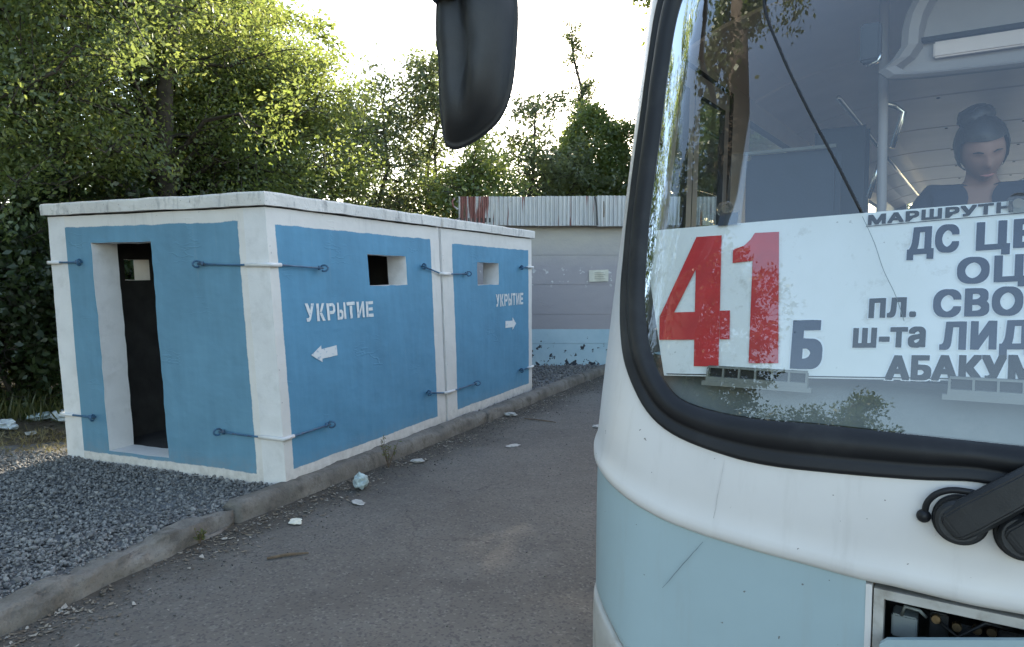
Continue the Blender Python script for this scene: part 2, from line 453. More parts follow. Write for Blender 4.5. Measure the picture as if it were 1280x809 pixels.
class MB:
    def __init__(s):
        s.v, s.f, s.uv = [], [], []
    def add(s, vs, fs, uvs=None):
        b = len(s.v)
        s.v += [tuple(p) for p in vs]
        s.f += [tuple(b + i for i in f) for f in fs]
        if uvs: s.uv += list(uvs)
    def box(s, lo, hi, fn=None):
        x0, y0, z0 = lo; x1, y1, z1 = hi
        vs = [(x, y, z) for z in (z0, z1) for y in (y0, y1) for x in (x0, x1)]
        if fn: vs = [fn(*p) for p in vs]
        s.add(vs, [(0, 2, 3, 1), (4, 5, 7, 6), (0, 1, 5, 4), (2, 6, 7, 3), (0, 4, 6, 2), (1, 3, 7, 5)])
        return s
    def tube(s, pts, rad, n=8, cap=True):
        pts = [Vector(p) for p in pts]
        rad = rad if isinstance(rad, (list, tuple)) else [rad] * len(pts)
        rings = []
        ref = None
        for i, p in enumerate(pts):
            d = (pts[min(i + 1, len(pts) - 1)] - pts[max(i - 1, 0)]).normalized()
            if ref is None:
                ref = d.orthogonal().normalized()
            a = (ref - d * ref.dot(d)).normalized(); ref = a
            c = d.cross(a)
            rings.append([p + (a * math.cos(t) + c * math.sin(t)) * rad[i] for t in [2 * math.pi * j / n for j in range(n)]])
        vs = [q for r in rings for q in r]
        fs = [(i * n + j, i * n + (j + 1) % n, (i + 1) * n + (j + 1) % n, (i + 1) * n + j) for i in range(len(pts) - 1) for j in range(n)]
        if cap:
            fs += [tuple(range(n - 1, -1, -1)), tuple((len(pts) - 1) * n + j for j in range(n))]
        s.add(vs, fs)
        return s
    def disc(s, c, axis, r, h, n=24, bev=.15):
        axis = Vector(axis).normalized(); c = Vector(c)
        prof = [(0, 0), (r * (1 - bev * .0), 0), (r, h * .15), (r, h * .8), (r * (1 - bev), h), (0, h)]
        a = axis.orthogonal().normalized(); b = axis.cross(a)
        vs = []
        for (q, t) in prof[1:-1]:
            vs += [c + axis * t + (a * math.cos(k * 2 * math.pi / n) + b * math.sin(k * 2 * math.pi / n)) * q for k in range(n)]
        m = len(prof) - 2
        fs = [(i * n + j, i * n + (j + 1) % n, (i + 1) * n + (j + 1) % n, (i + 1) * n + j) for i in range(m - 1) for j in range(n)]
        fs += [tuple(range(n - 1, -1, -1)), tuple((m - 1) * n + j for j in range(n))]
        s.add(vs, fs)
        return s
    def grid(s, pts, nu, nv, flip=False, uvs=None):
        fs = []
        for i in range(nu - 1):
            for j in range(nv - 1):
                q = (i * nv + j, (i + 1) * nv + j, (i + 1) * nv + j + 1, i * nv + j + 1)
                fs.append(q[::-1] if flip else q)
        s.add(pts, fs)
        return s
    def mesh(s, name):
        me = bpy.data.meshes.new(name)
        me.from_pydata(s.v, [], s.f)
        if s.uv and len(s.uv) == len(s.v):
            u = me.uv_layers.new(name='UVMap')
            for lp in me.loops:
                u.data[lp.index].uv = s.uv[lp.vertex_index]
        me.update()
        return me
    def build(s, name, mat, parent=None, smooth=False, recalc=False, bevel=0):
        me = s.mesh(name)
        if recalc or bevel:
            bm = bmesh.new(); bm.from_mesh(me)
            bmesh.ops.recalc_face_normals(bm, faces=bm.faces)
            if bevel:
                bmesh.ops.bevel(bm, geom=list(bm.edges), offset=bevel, segments=2, affect='EDGES', clamp_overlap=True)
            bm.to_mesh(me); bm.free()
        o = link(name, me, mat, parent, smooth)
        return o

def quick_mesh(name, co, faces):
    """numpy co (n,3), faces (m,k) -> mesh"""
    me = bpy.data.meshes.new(name)
    m, kk = faces.shape
    me.vertices.add(len(co)); me.vertices.foreach_set('co', np.ascontiguousarray(co, np.float32).ravel())
    me.loops.add(m * kk); me.loops.foreach_set('vertex_index', np.ascontiguousarray(faces, np.int32).ravel())
    me.polygons.add(m)
    me.polygons.foreach_set('loop_start', np.arange(0, m * kk, kk, dtype=np.int32))
    me.update(calc_edges=True)
    return me

def text2d(s, bold=0.0):
    """outline text as 2-D vertices and faces, normalised to its own box (0..w,0..h)"""
    c = bpy.data.curves.new('lettering', 'FONT')
    c.body = s; c.size = 1.0; c.space_character = 1.10; c.offset = bold; c.resolution_u = 3
    o = bpy.data.objects.new('lettering', c)
    COL.objects.link(o)
    dg = bpy.context.evaluated_depsgraph_get()
    me = bpy.data.meshes.new_from_object(o.evaluated_get(dg))
    vs = [(v.co.x, v.co.y) for v in me.vertices]
    fs = [tuple(p.vertices) for p in me.polygons]
    bpy.data.objects.remove(o); bpy.data.curves.remove(c); bpy.data.meshes.remove(me)
    return vs, fs

def wob(p, amp, sc):
    n = noise.noise_vector(Vector(p) * sc)
    return Vector(p) + n * amp

# ------------------------------------------------------------------ ground, road, kerb, gravel


def flat(name, poly, z, mat, kind='structure', res=None):
    b = MB()
    b.add([(x, y, z) for x, y in poly], [tuple(range(len(poly)))])
    return tag(b.build(name, mat), kind=kind)

g = flat('road', [(-400, -400), (400, -400), (400, 600), (-400, 600)], 0.0, M['asphalt'])
ke = K0 - NEAR_DIR * 14
farK = K0 + KD * 60
inn = lambda p, d: (p - KN * d)
flat('earth_ground', [tuple(inn(ke, .10)), tuple(inn(K0, .10)), tuple(inn(farK, .10)), (-300, 400), (-300, ke.y)], .06, M['earth'])
flat('gravel_bed', [tuple(inn(K0 - NEAR_DIR * 5, .08)), tuple(inn(K0, .08)), tuple(inn(K0 + KD * 9.4, .08)), (.4, 13.5), (-.9, 13.5), (-1.3, 10.8), (-4.3, 7.3), (-6.8, 6.3), (-6.8, 1.2)], .075,
     plain('gravel_dust', (.13, .13, .13), .95, .25, 9, .8, 60))

kerb = empty('kerb')
tag(kerb, kind='structure')
def kerb_stone(a, b_, wdt=.16, h=.13, seed=0, worn=1.0, drop=0.0):
    a = Vector(a); b_ = Vector(b_)
    d = (b_ - a); L = d.length; d.normalize(); nrm = Vector((d.y, -d.x))
    prof = [(0, -.12), (0, .02), (-.004, h * .55), (-.012, h - .03), (-.03, h - .006), (-.055, h), (-wdt + .03, h + .002), (-wdt + .005, h - .02), (-wdt, -.12)]
    n = max(8, int(L / .05))
    m = MB(); pts = []
    for i in range(n + 1):
        t = L * i / n
        e = min(t, L - t)
        for (q, z) in prof:
            p = Vector((*(a + d * t + nrm * q), z))
            k = noise.noise(Vector((t * 4 + seed * 9, q * 30, z * 12))) * .014 * worn + noise.noise(Vector((t * 17, q * 60 + seed, z * 40))) * .010 * worn
            z2 = z
            if z > .05:
                gouge = max(0, noise.noise(Vector((t * 2.3 + seed * 5, q * 8, 3.1))) - .25) * .11 * worn
                z2 = z + k - gouge * (1 if q > -.06 else .3) - (.02 * max(0, 1 - e / .03)) - drop
            p = p + Vector((*(nrm * (k + (-.004 if z > 0 else 0))), 0)); p.z = z2
            pts.append(p)
    m.grid(pts, n + 1, len(prof))
    k = len(prof)
    m.f += [tuple(range(k)), tuple(range(n * k + k - 1, n * k - 1, -1))]
    o = m.build('kerb_stone', M['kerb'], kerb, smooth=True, recalc=True)
    return o
kerb_stone(K0 - NEAR_DIR * 3.4 + KN * .015, K0 - NEAR_DIR * .035 - KN * .012, .20, .115, 1, 2.5)
kerb_stone(K0 + KD * .0, K0 + KD * 3.90, .17, .135, 2, 1.0)
kerb_stone(K0 + KD * 3.93, K0 + KD * 7.6 - KN * .02, .17, .13, 3, .9)
kerb_stone(K0 + KD * 7.64, K0 + KD * 10.9, .17, .13, 4, .9)
kerb_stone(K0 - NEAR_DIR * 6.6, K0 - NEAR_DIR * 3.43, .2, .12, 5, 1.4)

ICO_V = []
_bm = bmesh.new(); bmesh.ops.create_icosphere(_bm, subdivisions=1, radius=1.0)
ICO_V = np.array([v.co[:] for v in _bm.verts]); ICO_F = np.array([[v.index for v in f.verts] for f in _bm.faces]); _bm.free()
def rand_rot(n, rs):
    q = rs.normal(size=(n, 4)); q /= np.linalg.norm(q, axis=1, keepdims=True)
    w, x, y, z = q.T
    return np.stack([np.stack([1 - 2 * (y * y + z * z), 2 * (x * y - z * w), 2 * (x * z + y * w)], 1),
                     np.stack([2 * (x * y + z * w), 1 - 2 * (x * x + z * z), 2 * (y * z - x * w)], 1),
                     np.stack([2 * (x * z - y * w), 2 * (y * z + x * w), 1 - 2 * (x * x + y * y)], 1)], 1)
def stones(name, P, size, mat, rs, flatten=.6, kind='stuff'):
    n = len(P)
    V = ICO_V[None] * (1 + rs.uniform(-.28, .28, (n, 12, 1)))
    V = V * (size[:, None] * np.stack([rs.uniform(.7, 1.3, n), rs.uniform(.5, 1.0, n), rs.uniform(.4, .8, n)], 1))[:, None, :]
    V = np.einsum('nij,nkj->nki', rand_rot(n, rs), V)
    V[..., 2] *= flatten + .3
    V += P[:, None, :]
    F = (ICO_F[None] + (np.arange(n) * 12)[:, None, None]).reshape(-1, 3)
    return tag(link(name, quick_mesh(name, V.reshape(-1, 3), F), mat), kind=kind)
def inside(P, poly):
    x, y = P[:, 0], P[:, 1]; r = np.zeros(len(P), bool); j = len(poly) - 1
    for i in range(len(poly)):
        xi, yi = poly[i]; xj, yj = poly[j]
        c = ((yi > y) != (yj > y)) & (x < (xj - xi) * (y - yi) / (yj - yi + 1e-12) + xi)
        r ^= c; j = i
    return r
rs = np.random.RandomState(3)
SO = Vector((-1.758, 5.575)); SA = Vector((-.9219, .3873)); SB = Vector((.3873, .9219))
def gravel_points(poly, n, z0, z1):
    a = np.array(poly); lo, hi = a.min(0), a.max(0)
    P = rs.uniform(lo, hi, (int(n), 2)); P = P[inside(P, poly)]
    return np.column_stack([P, rs.uniform(z0, z1, len(P))])
pA = [tuple(inn(K0 - NEAR_DIR * 3.2, .16)), tuple(inn(K0, .15)), tuple(SO + SB * .1), tuple(SO + SA * 2.48 + SB * .1), (-5.2, 6.75), (-6.2, 6.2), (-5.2, 4.0)]
P = gravel_points(pA, 50000, .078, .098)
q = np.minimum(1, np.abs((P[:, :2] - np.array(SO)) @ np.array(SB)) / .5)
P[:, 2] += .006 * (1 - q) + .012 * np.sin(P[:, 0] * 3.1) * np.cos(P[:, 1] * 2.3)
stones('crushed_gravel', P, rs.uniform(.0075, .0155, len(P)) * (1 + .9 * (rs.uniform(0, 1, len(P)) > .93)), M['gravel'], rs)
pB = [tuple(SO + SB * .15), tuple(inn(K0 + KD * .7, .17)), tuple(inn(K0 + KD * 9.3, .17)), (.5, 13.5), (-.7, 13.5), tuple(SO + SB * 5.3 + SA * .6), tuple(SO + SB * 5.28)]
P = gravel_points(pB, 9000, .08, .105)
stones('crushed_gravel', P, rs.uniform(.014, .026, len(P)), M['gravel'], rs)

# litter, grit and dry leaves along the gutter
def flakes(name, P, size, mat, kind='stuff', curl=.5, tilt=.5):
    n = len(P)
    base = np.array([[-1, 0, 0], [-.3, -.45, 0], [.9, -.15, 0], [.8, .25, 0], [-.2, .5, 0]])
    V = base[None] * (1 + rs.uniform(-.3, .3, (n, 5, 1))) * size[:, None, None]
    V[..., 2] = np.abs(V[..., 0]) * curl * rs.uniform(0, 1, (n, 1))
    a = rs.uniform(0, 6.28, n); ca, sa = np.cos(a), np.sin(a)
    x = V[..., 0] * ca[:, None] - V[..., 1] * sa[:, None]; y = V[..., 0] * sa[:, None] + V[..., 1] * ca[:, None]
    V[..., 2] += x * rs.uniform(-tilt, tilt, (n, 1)) * .6
    V[..., 2] -= V[..., 2].min(1, keepdims=True)
    V[..., 0], V[..., 1] = x, y
    V += P[:, None, :]
    F = np.arange(n * 5).reshape(n, 5)
    return tag(link(name, quick_mesh(name, V.reshape(-1, 3), F), mat), kind=kind)
def gutter(n, spread, t0=-3.2, t1=9.5, clump=True):
    t = rs.uniform(t0, t1, n)
    w = np.abs(rs.normal(0, spread, n)) + .01
    keep = np.array([noise.noise(Vector((q * 1.6, 0, 5))) + .45 + rs.uniform(-.3, .3) > .3 for q in t]) if clump else np.ones(n, bool)
    t, w = t[keep], w[keep]
    D = np.where(t[:, None] < 0, np.array(NEAR_DIR)[None], np.array(KD)[None])
    N = np.stack([D[:, 1], -D[:, 0]], 1)
    return np.column_stack([np.array(K0) + D * t[:, None] + N * w[:, None], np.full(len(t), .004)])
P = gutter(3600, .15); flakes('dry_leaf_litter', P, rs.uniform(.004, .014, len(P)) * (1 + 1.2 * (rs.uniform(0, 1, len(P)) > .92)), M['litter'])
P = gutter(1700, .16); flakes('gutter_scraps', P, rs.uniform(.008, .022, len(P)) * (1 + .8 * (rs.uniform(0, 1, len(P)) > .93)), M['scraps'])
P = gutter(2600, .26, clump=False); stones('gutter_grit', P, rs.uniform(.003, .010, len(P)), M['grit'], rs)
P = np.column_stack([rs.uniform(-2.5, 2.2, 900), rs.uniform(2.6, 11, 900), np.full(900, .002)])
P = P[((P[:, :2] - np.array(K0)) @ np.array(KN)) > .05]
stones('road_grit', P, rs.uniform(.002, .008, len(P)), M['grit'], rs)
P = np.column_stack([rs.uniform(-9, -3.6, 2600), rs.uniform(6.3, 9.4, 2600), np.full(2600, .066)])
P = P[((P[:, :2] - np.array(SO)) @ np.array(SA)) > 2.55]
flakes('yard_leaf_litter', P, rs.uniform(.015, .05, len(P)), M['litter'])

def crumple(name, loc, size, mat, label, cat, seed, flatz=1.0, group=None):
    bm = bmesh.new(); bmesh.ops.create_icosphere(bm, subdivisions=3, radius=1)
    for v in bm.verts:
        d = 1 + .55 * noise.noise(v.co * 1.7 + Vector((seed, 0, 0))) + .3 * abs(noise.noise(v.co * 4 + Vector((0, seed, 0))))
        v.co = Vector((v.co.x * size[0], v.co.y * size[1], v.co.z * size[2])) * d
    zmin = min(v.co.z for v in bm.verts)
    for v in bm.verts: v.co.z -= zmin
    me = bpy.data.meshes.new(name); bm.to_mesh(me); bm.free()
    o = link(name, me, mat); o.location = loc; o.rotation_euler = (0, 0, seed)
    return tag(o, label, cat, group)
M['bagplastic'] = plain('crumpled_film', (.42, .50, .50), .3, .4, 16, .6, 30, dirt=(.06, .10, .10), dscale=9, damt=.8)
M['bagwhite'] = plain('white_film', (.62, .66, .68), .4, .2, 12, .6, 30, dirt=(.16, .22, .24), dscale=9, damt=.6)
crumple('plastic_bag', (-1.23, 5.84, 0), (.055, .05, .06), M['bagplastic'], 'crumpled pale green plastic bag standing against the kerb in the gutter', 'bag', 1.3)
crumple('paper_scrap', (-1.18, 5.47, 0), (.065, .040, .006), M['scrap'], 'flat pale scrap of paper on the asphalt just below the crumpled bag', 'litter', 2.2)
crumple('paper_scrap', (-.88, 6.70, 0), (.065, .045, .012), M['scrap'], 'bright white scrap of paper in the gutter beside the dry weed', 'litter', 3.1)
crumple('paper_scrap', (.01, 7.34, 0), (.075, .045, .005), M['scrap'], 'flat white scrap on the road well clear of the kerb, level with the second shelter', 'litter', .8)
crumple('paper_scrap', (.98, 8.29, 0), (.06, .045, .010), M['scrap'], 'small white scrap on the asphalt close beside the bus', 'litter', 4.4)
crumple('paper_scrap', (-1.52, 5.02, 0), (.055, .04, .010), M['paper'], 'yellowish crumpled scrap among dry leaves by the kerb joint', 'litter', 5.2)
crumple('paper_scrap', (-.02, 8.97, 0), (.08, .05, .02), M['scrap'], 'pale scrap in the gutter litter near the far end of the second shelter', 'litter', 5.9)
crumple('rubbish_bag', (-5.12, 8.3, .06), (.22, .12, .055), M['bagwhite'], 'whitish torn rubbish bag lying on the earth beside the shelter corner', 'bag', 2.7)
crumple('rubbish_bag', (-5.55, 7.85, .06), (.16, .10, .05), M['bagwhite'], 'grey blue rubbish bag on the earth at the left edge of the yard', 'bag', 6.1)
crumple('rubbish_bag', (-5.45, 8.35, .06), (.13, .08, .04), M['bagplastic'], 'small greenish film wrapper between the two pale rubbish bags', 'bag', 4.0)
crumple('paper_scrap', (-5.05, 7.55, .07), (.06, .05, .018), M['scrap'], 'small white scrap on the earth between the rubbish bags and the gravel', 'litter', 1.9)
b = MB(); b.tube([(.15, 8.75, .012), (.36, 8.62, .014), (.52, 8.52, .010)], [.006, .008, .004], 6)
tag(b.build('stick', M['stick']), 'thin dark stick lying on the road by the gutter', 'stick')
b = MB(); b.tube([(-1.5, 4.35, .011), (-1.38, 4.41, .013), (-1.27, 4.44, .010)], [.008, .010, .005], 6)
tag(b.build('stick', M['stick']), 'short broken stick on the asphalt near the first kerb stone', 'stick')

# dry weed growing out of the gutter
def weed(loc, h, label, seed):
    r2 = random.Random(seed)
    root = empty('weed', loc); tag(root, label, 'weed')
    st = MB(); lf = MB()
    for i in range(9):
        a = r2.uniform(0, 6.28); lean = r2.uniform(.05, .35) * h
        tip = Vector((math.cos(a) * lean, math.sin(a) * lean, h * r2.uniform(.6, 1)))
        pts = [Vector((0, 0, 0)).lerp(tip, t) + Vector((0, 0, .04 * h * math.sin(t * 3))) for t in (0, .35, .7, 1)]
        st.tube(pts, [.003, .0025, .002, .001], 5)
        for k in range(9):
            p = pts[1].lerp(tip, r2.random()); d = Vector((r2.uniform(-1, 1), r2.uniform(-1, 1), r2.uniform(-.2, .8))).normalized() * r2.uniform(.015, .04)
            s_ = d.orthogonal().normalized() * .006
            lf.add([p, p + d * .5 + s_, p + d, p + d * .5 - s_], [(0, 1, 2, 3)])
    st.build('stem', M['stick'], root); lf.build('foliage', M['grass'], root)
weed((-2.02, 4.60, 0), .10, 'tiny green weed at the foot of the nearest kerb stone', 8)
weed((-1.12, 6.50, 0), .30, 'dry spindly weed growing from the gutter against the kerb', 5)

# ------------------------------------------------------------------ the two concrete shelters
LEAN = .070
def shelter_point(A, B, z):
    A2 = A + LEAN * z * max(0, 1 - B / 5.6)
    p = SO + SA * A2 + SB * B
    return Vector((p.x, p.y, .075 + z + .025 * min(1, max(0, z / .1))))

def cuts(lo, hi, extra, step):
    xs = sorted(set([lo, hi] + [e for e in extra if lo < e < hi]))
    out = []
    for a, b_ in zip(xs, xs[1:]):
        n = max(1, int(round((b_ - a) / step)))
        out += [a + (b_ - a) * i / n for i in range(n)]
    return out + [hi]
def wall_panel(name, fn, x0, x1, z0, z1, holes, th, mats, parent, amp=.006, flip=False, step=.09, hole_amp=.007):
    """wall in its own (x, z) metres with openings; fn(x, depth, z) -> point. slot 0 outside, slot 1 inside, slot 2 reveals."""
    xs = cuts(x0, x1, [h[0] for h in holes] + [h[1] for h in holes], step)
    zs = cuts(z0, z1, [h[2] for h in holes] + [h[3] for h in holes], step)
    def in_hole(x, z): return any(h[0] < x < h[1] and h[2] < z < h[3] for h in holes)
    nx, nz = len(xs), len(zs)
    solid = [[not in_hole((xs[i] + xs[i + 1]) / 2, (zs[j] + zs[j + 1]) / 2) for j in range(nz - 1)] for i in range(nx - 1)]
    V, F, MI, UV = [], [], [], []
    idx = {}
    def vert(i, j, d, side):
        k = (i, j, d)
        if k not in idx:
            x, z = xs[i], zs[j]
            p = fn(x, d * th, z)
            p = wob(p, amp, 1.7); p = wob(p, amp * .45, 9.0)
            edge = any(abs(x - h[0]) < 1e-6 or abs(x - h[1]) < 1e-6 or abs(z - h[2]) < 1e-6 or abs(z - h[3]) < 1e-6 for h in holes if h[0] - 1e-6 <= x <= h[1] + 1e-6 and h[2] - 1e-6 <= z <= h[3] + 1e-6)
            if edge: p = wob(p, hole_amp, 13)
            idx[k] = len(V); V.append(p); UV.append((x, z))
        return idx[k]
    def face(q, mi):
        F.append(q if not flip else q[::-1]); MI.append(mi)
    S = lambda i, j: 0 <= i < nx - 1 and 0 <= j < nz - 1 and solid[i][j]
    for i in range(nx - 1):
        for j in range(nz - 1):
            if not S(i, j): continue
            face((vert(i, j, 0, 0), vert(i + 1, j, 0, 0), vert(i + 1, j + 1, 0, 0), vert(i, j + 1, 0, 0)), 0)
            face((vert(i, j, 1, 0), vert(i, j + 1, 1, 0), vert(i + 1, j + 1, 1, 0), vert(i + 1, j, 1, 0)), 1)
            for (di, dj, a, b_) in ((-1, 0, (i, j), (i, j + 1)), (1, 0, (i + 1, j + 1), (i + 1, j)), (0, -1, (i + 1, j), (i, j)), (0, 1, (i, j + 1), (i + 1, j + 1))):
                if not S(i + di, j + dj):
                    outer = not (0 <= i + di < nx - 1 and 0 <= j + dj < nz - 1)
                    face((vert(*a, 0, 0), vert(*b_, 0, 0), vert(*b_, 1, 0), vert(*a, 1, 0)), 2)
    me = bpy.data.meshes.new(name); me.from_pydata(V, [], F); me.update()
    uvl = me.uv_layers.new(name='UVMap')
    for lp in me.loops: uvl.data[lp.index].uv = UV[lp.vertex_index]
    bm = bmesh.new(); bm.from_mesh(me); bmesh.ops.recalc_face_normals(bm, faces=bm.faces); bm.to_mesh(me); bm.free()
    o = link(name, me, mats, parent)
    me.polygons.foreach_set('material_index', MI)
    return o

GL = {  # block stencil letters, unit box
 'У': [[(0, 1), (.32, 1), (.66, .44), (.47, .26), (.40, .30)], [(.68, 1), (1, 1), (.52, .1), (.36, 0), (.08, 0), (.08, .2), (.3, .2), (.4, .28)]],
 'К': [[(0, 0), (.3, 0), (.3, 1), (0, 1)], [(.35, .52), (.63, .52), (1, 1), (.68, 1)], [(.35, .48), (.66, 0), (1, 0), (.63, .48)]],
 'Р': [[(0, 0), (.3, 0), (.3, 1), (0, 1)], [(.34, 1), (.78, 1), (1, .84), (1, .53), (.78, .36), (.34, .36), (.34, .54), (.64, .54), (.72, .6), (.72, .76), (.64, .82), (.34, .82)]],
 'Ы': [[(0, 0), (.22, 0), (.22, 1), (0, 1)], [(.26, .58), (.52, .58), (.70, .46), (.70, .13), (.52, 0), (.26, 0), (.26, .17), (.42, .17), (.48, .22), (.48, .36), (.42, .41), (.26, .41)], [(.78, 0), (1, 0), (1, 1), (.78, 1)]],
 'Т': [[(0, .8), (1, .8), (1, 1), (0, 1)], [(.34, 0), (.66, 0), (.66, .76), (.34, .76)]],
 'И': [[(0, 0), (.28, 0), (.28, 1), (0, 1)], [(.72, 0), (1, 0), (1, 1), (.72, 1)], [(.31, .05), (.69, .62), (.69, .95), (.31, .38)]],
 'Е': [[(0, 0), (.3, 0), (.3, 1), (0, 1)], [(.34, .8), (1, .8), (1, 1), (.34, 1)], [(.34, .4), (.9, .4), (.9, .6), (.34, .6)], [(.34, 0), (1, 0), (1, .2), (.34, .2)]]}
def poly_mesh(name, polys, fn, mat, parent, rnd=.0):
    """flat painted marks: list of 2-D polygons lifted through fn, cut finely enough to hug a wavy wall"""
    bm = bmesh.new()
    for pl in polys:
        vs = [bm.verts.new((x, z, 0)) for x, z in pl]
        bm.faces.new(vs)
    bm.normal_update()
    bmesh.ops.triangulate(bm, faces=bm.faces)
    for e_ in range(2):
        long = [e for e in bm.edges if e.calc_length() > .05]
        if long: bmesh.ops.subdivide_edges(bm, edges=long, cuts=1)
    bmesh.ops.triangulate(bm, faces=bm.faces)
    for v in bm.verts:
        x, z = v.co.x, v.co.y
        if rnd:
            q = noise.noise_vector(Vector((x * 40, z * 40, 1))) * rnd; x += q.x; z += q.y
        v.co = fn(x, z)
    bmesh.ops.recalc_face_normals(bm, faces=bm.faces)
    me = bpy.data.meshes.new(name); bm.to_mesh(me); bm.free()
    return link(name, me, mat, parent)
def stencil_paint():
    k = NT('stencil_paint')
    v = k.obj()
    c = k.mix(k.step(k.noise(v, 30, 4), .58, .72), (.74, .74, .72), (.35, .46, .56))
    k.l(c, k.b.inputs['Base Color']); k.b.inputs['Roughness'].default_value = .8
    return k.m
M['stencil'] = stencil_paint()

def tie_rod(parent, pts, wrap, strap, ends, z):
    """rod bent round a corner; strap = white painted stretch; ends = hook positions with outward normal"""
    m = MB(); m.tube(pts, .0085, 8)
    rod = m.build('tie_rod', M['rod'], parent, smooth=True)
    s_ = MB()
    s_.tube(strap, .016, 8)
    s_.build('painted_strap', M['whitepaint'], rod, smooth=True)
    for (p, n_, dirv) in ends:
        p = Vector(p); n_ = Vector(n_); dirv = Vector(dirv).normalized()
        h = MB()
        loop = [p + n_ * (.012 + .03 * (1 - math.cos(t)) / 1) * 1 + Vector((0, 0, .026 * math.sin(t))) + dirv * .012 * math.cos(t) for t in np.linspace(0, 2 * math.pi * .85, 10)]
        h.tube([p - n_ * .05] + loop, .0085, 7)
        h.tube([p + dirv * .05 + n_ * .03 + Vector((0, 0, -.016)), p + dirv * .05 + n_ * .03 + Vector((0, 0, .020))], .013, 6)
        h.build('eye_hook', M['rod'], rod, smooth=True)

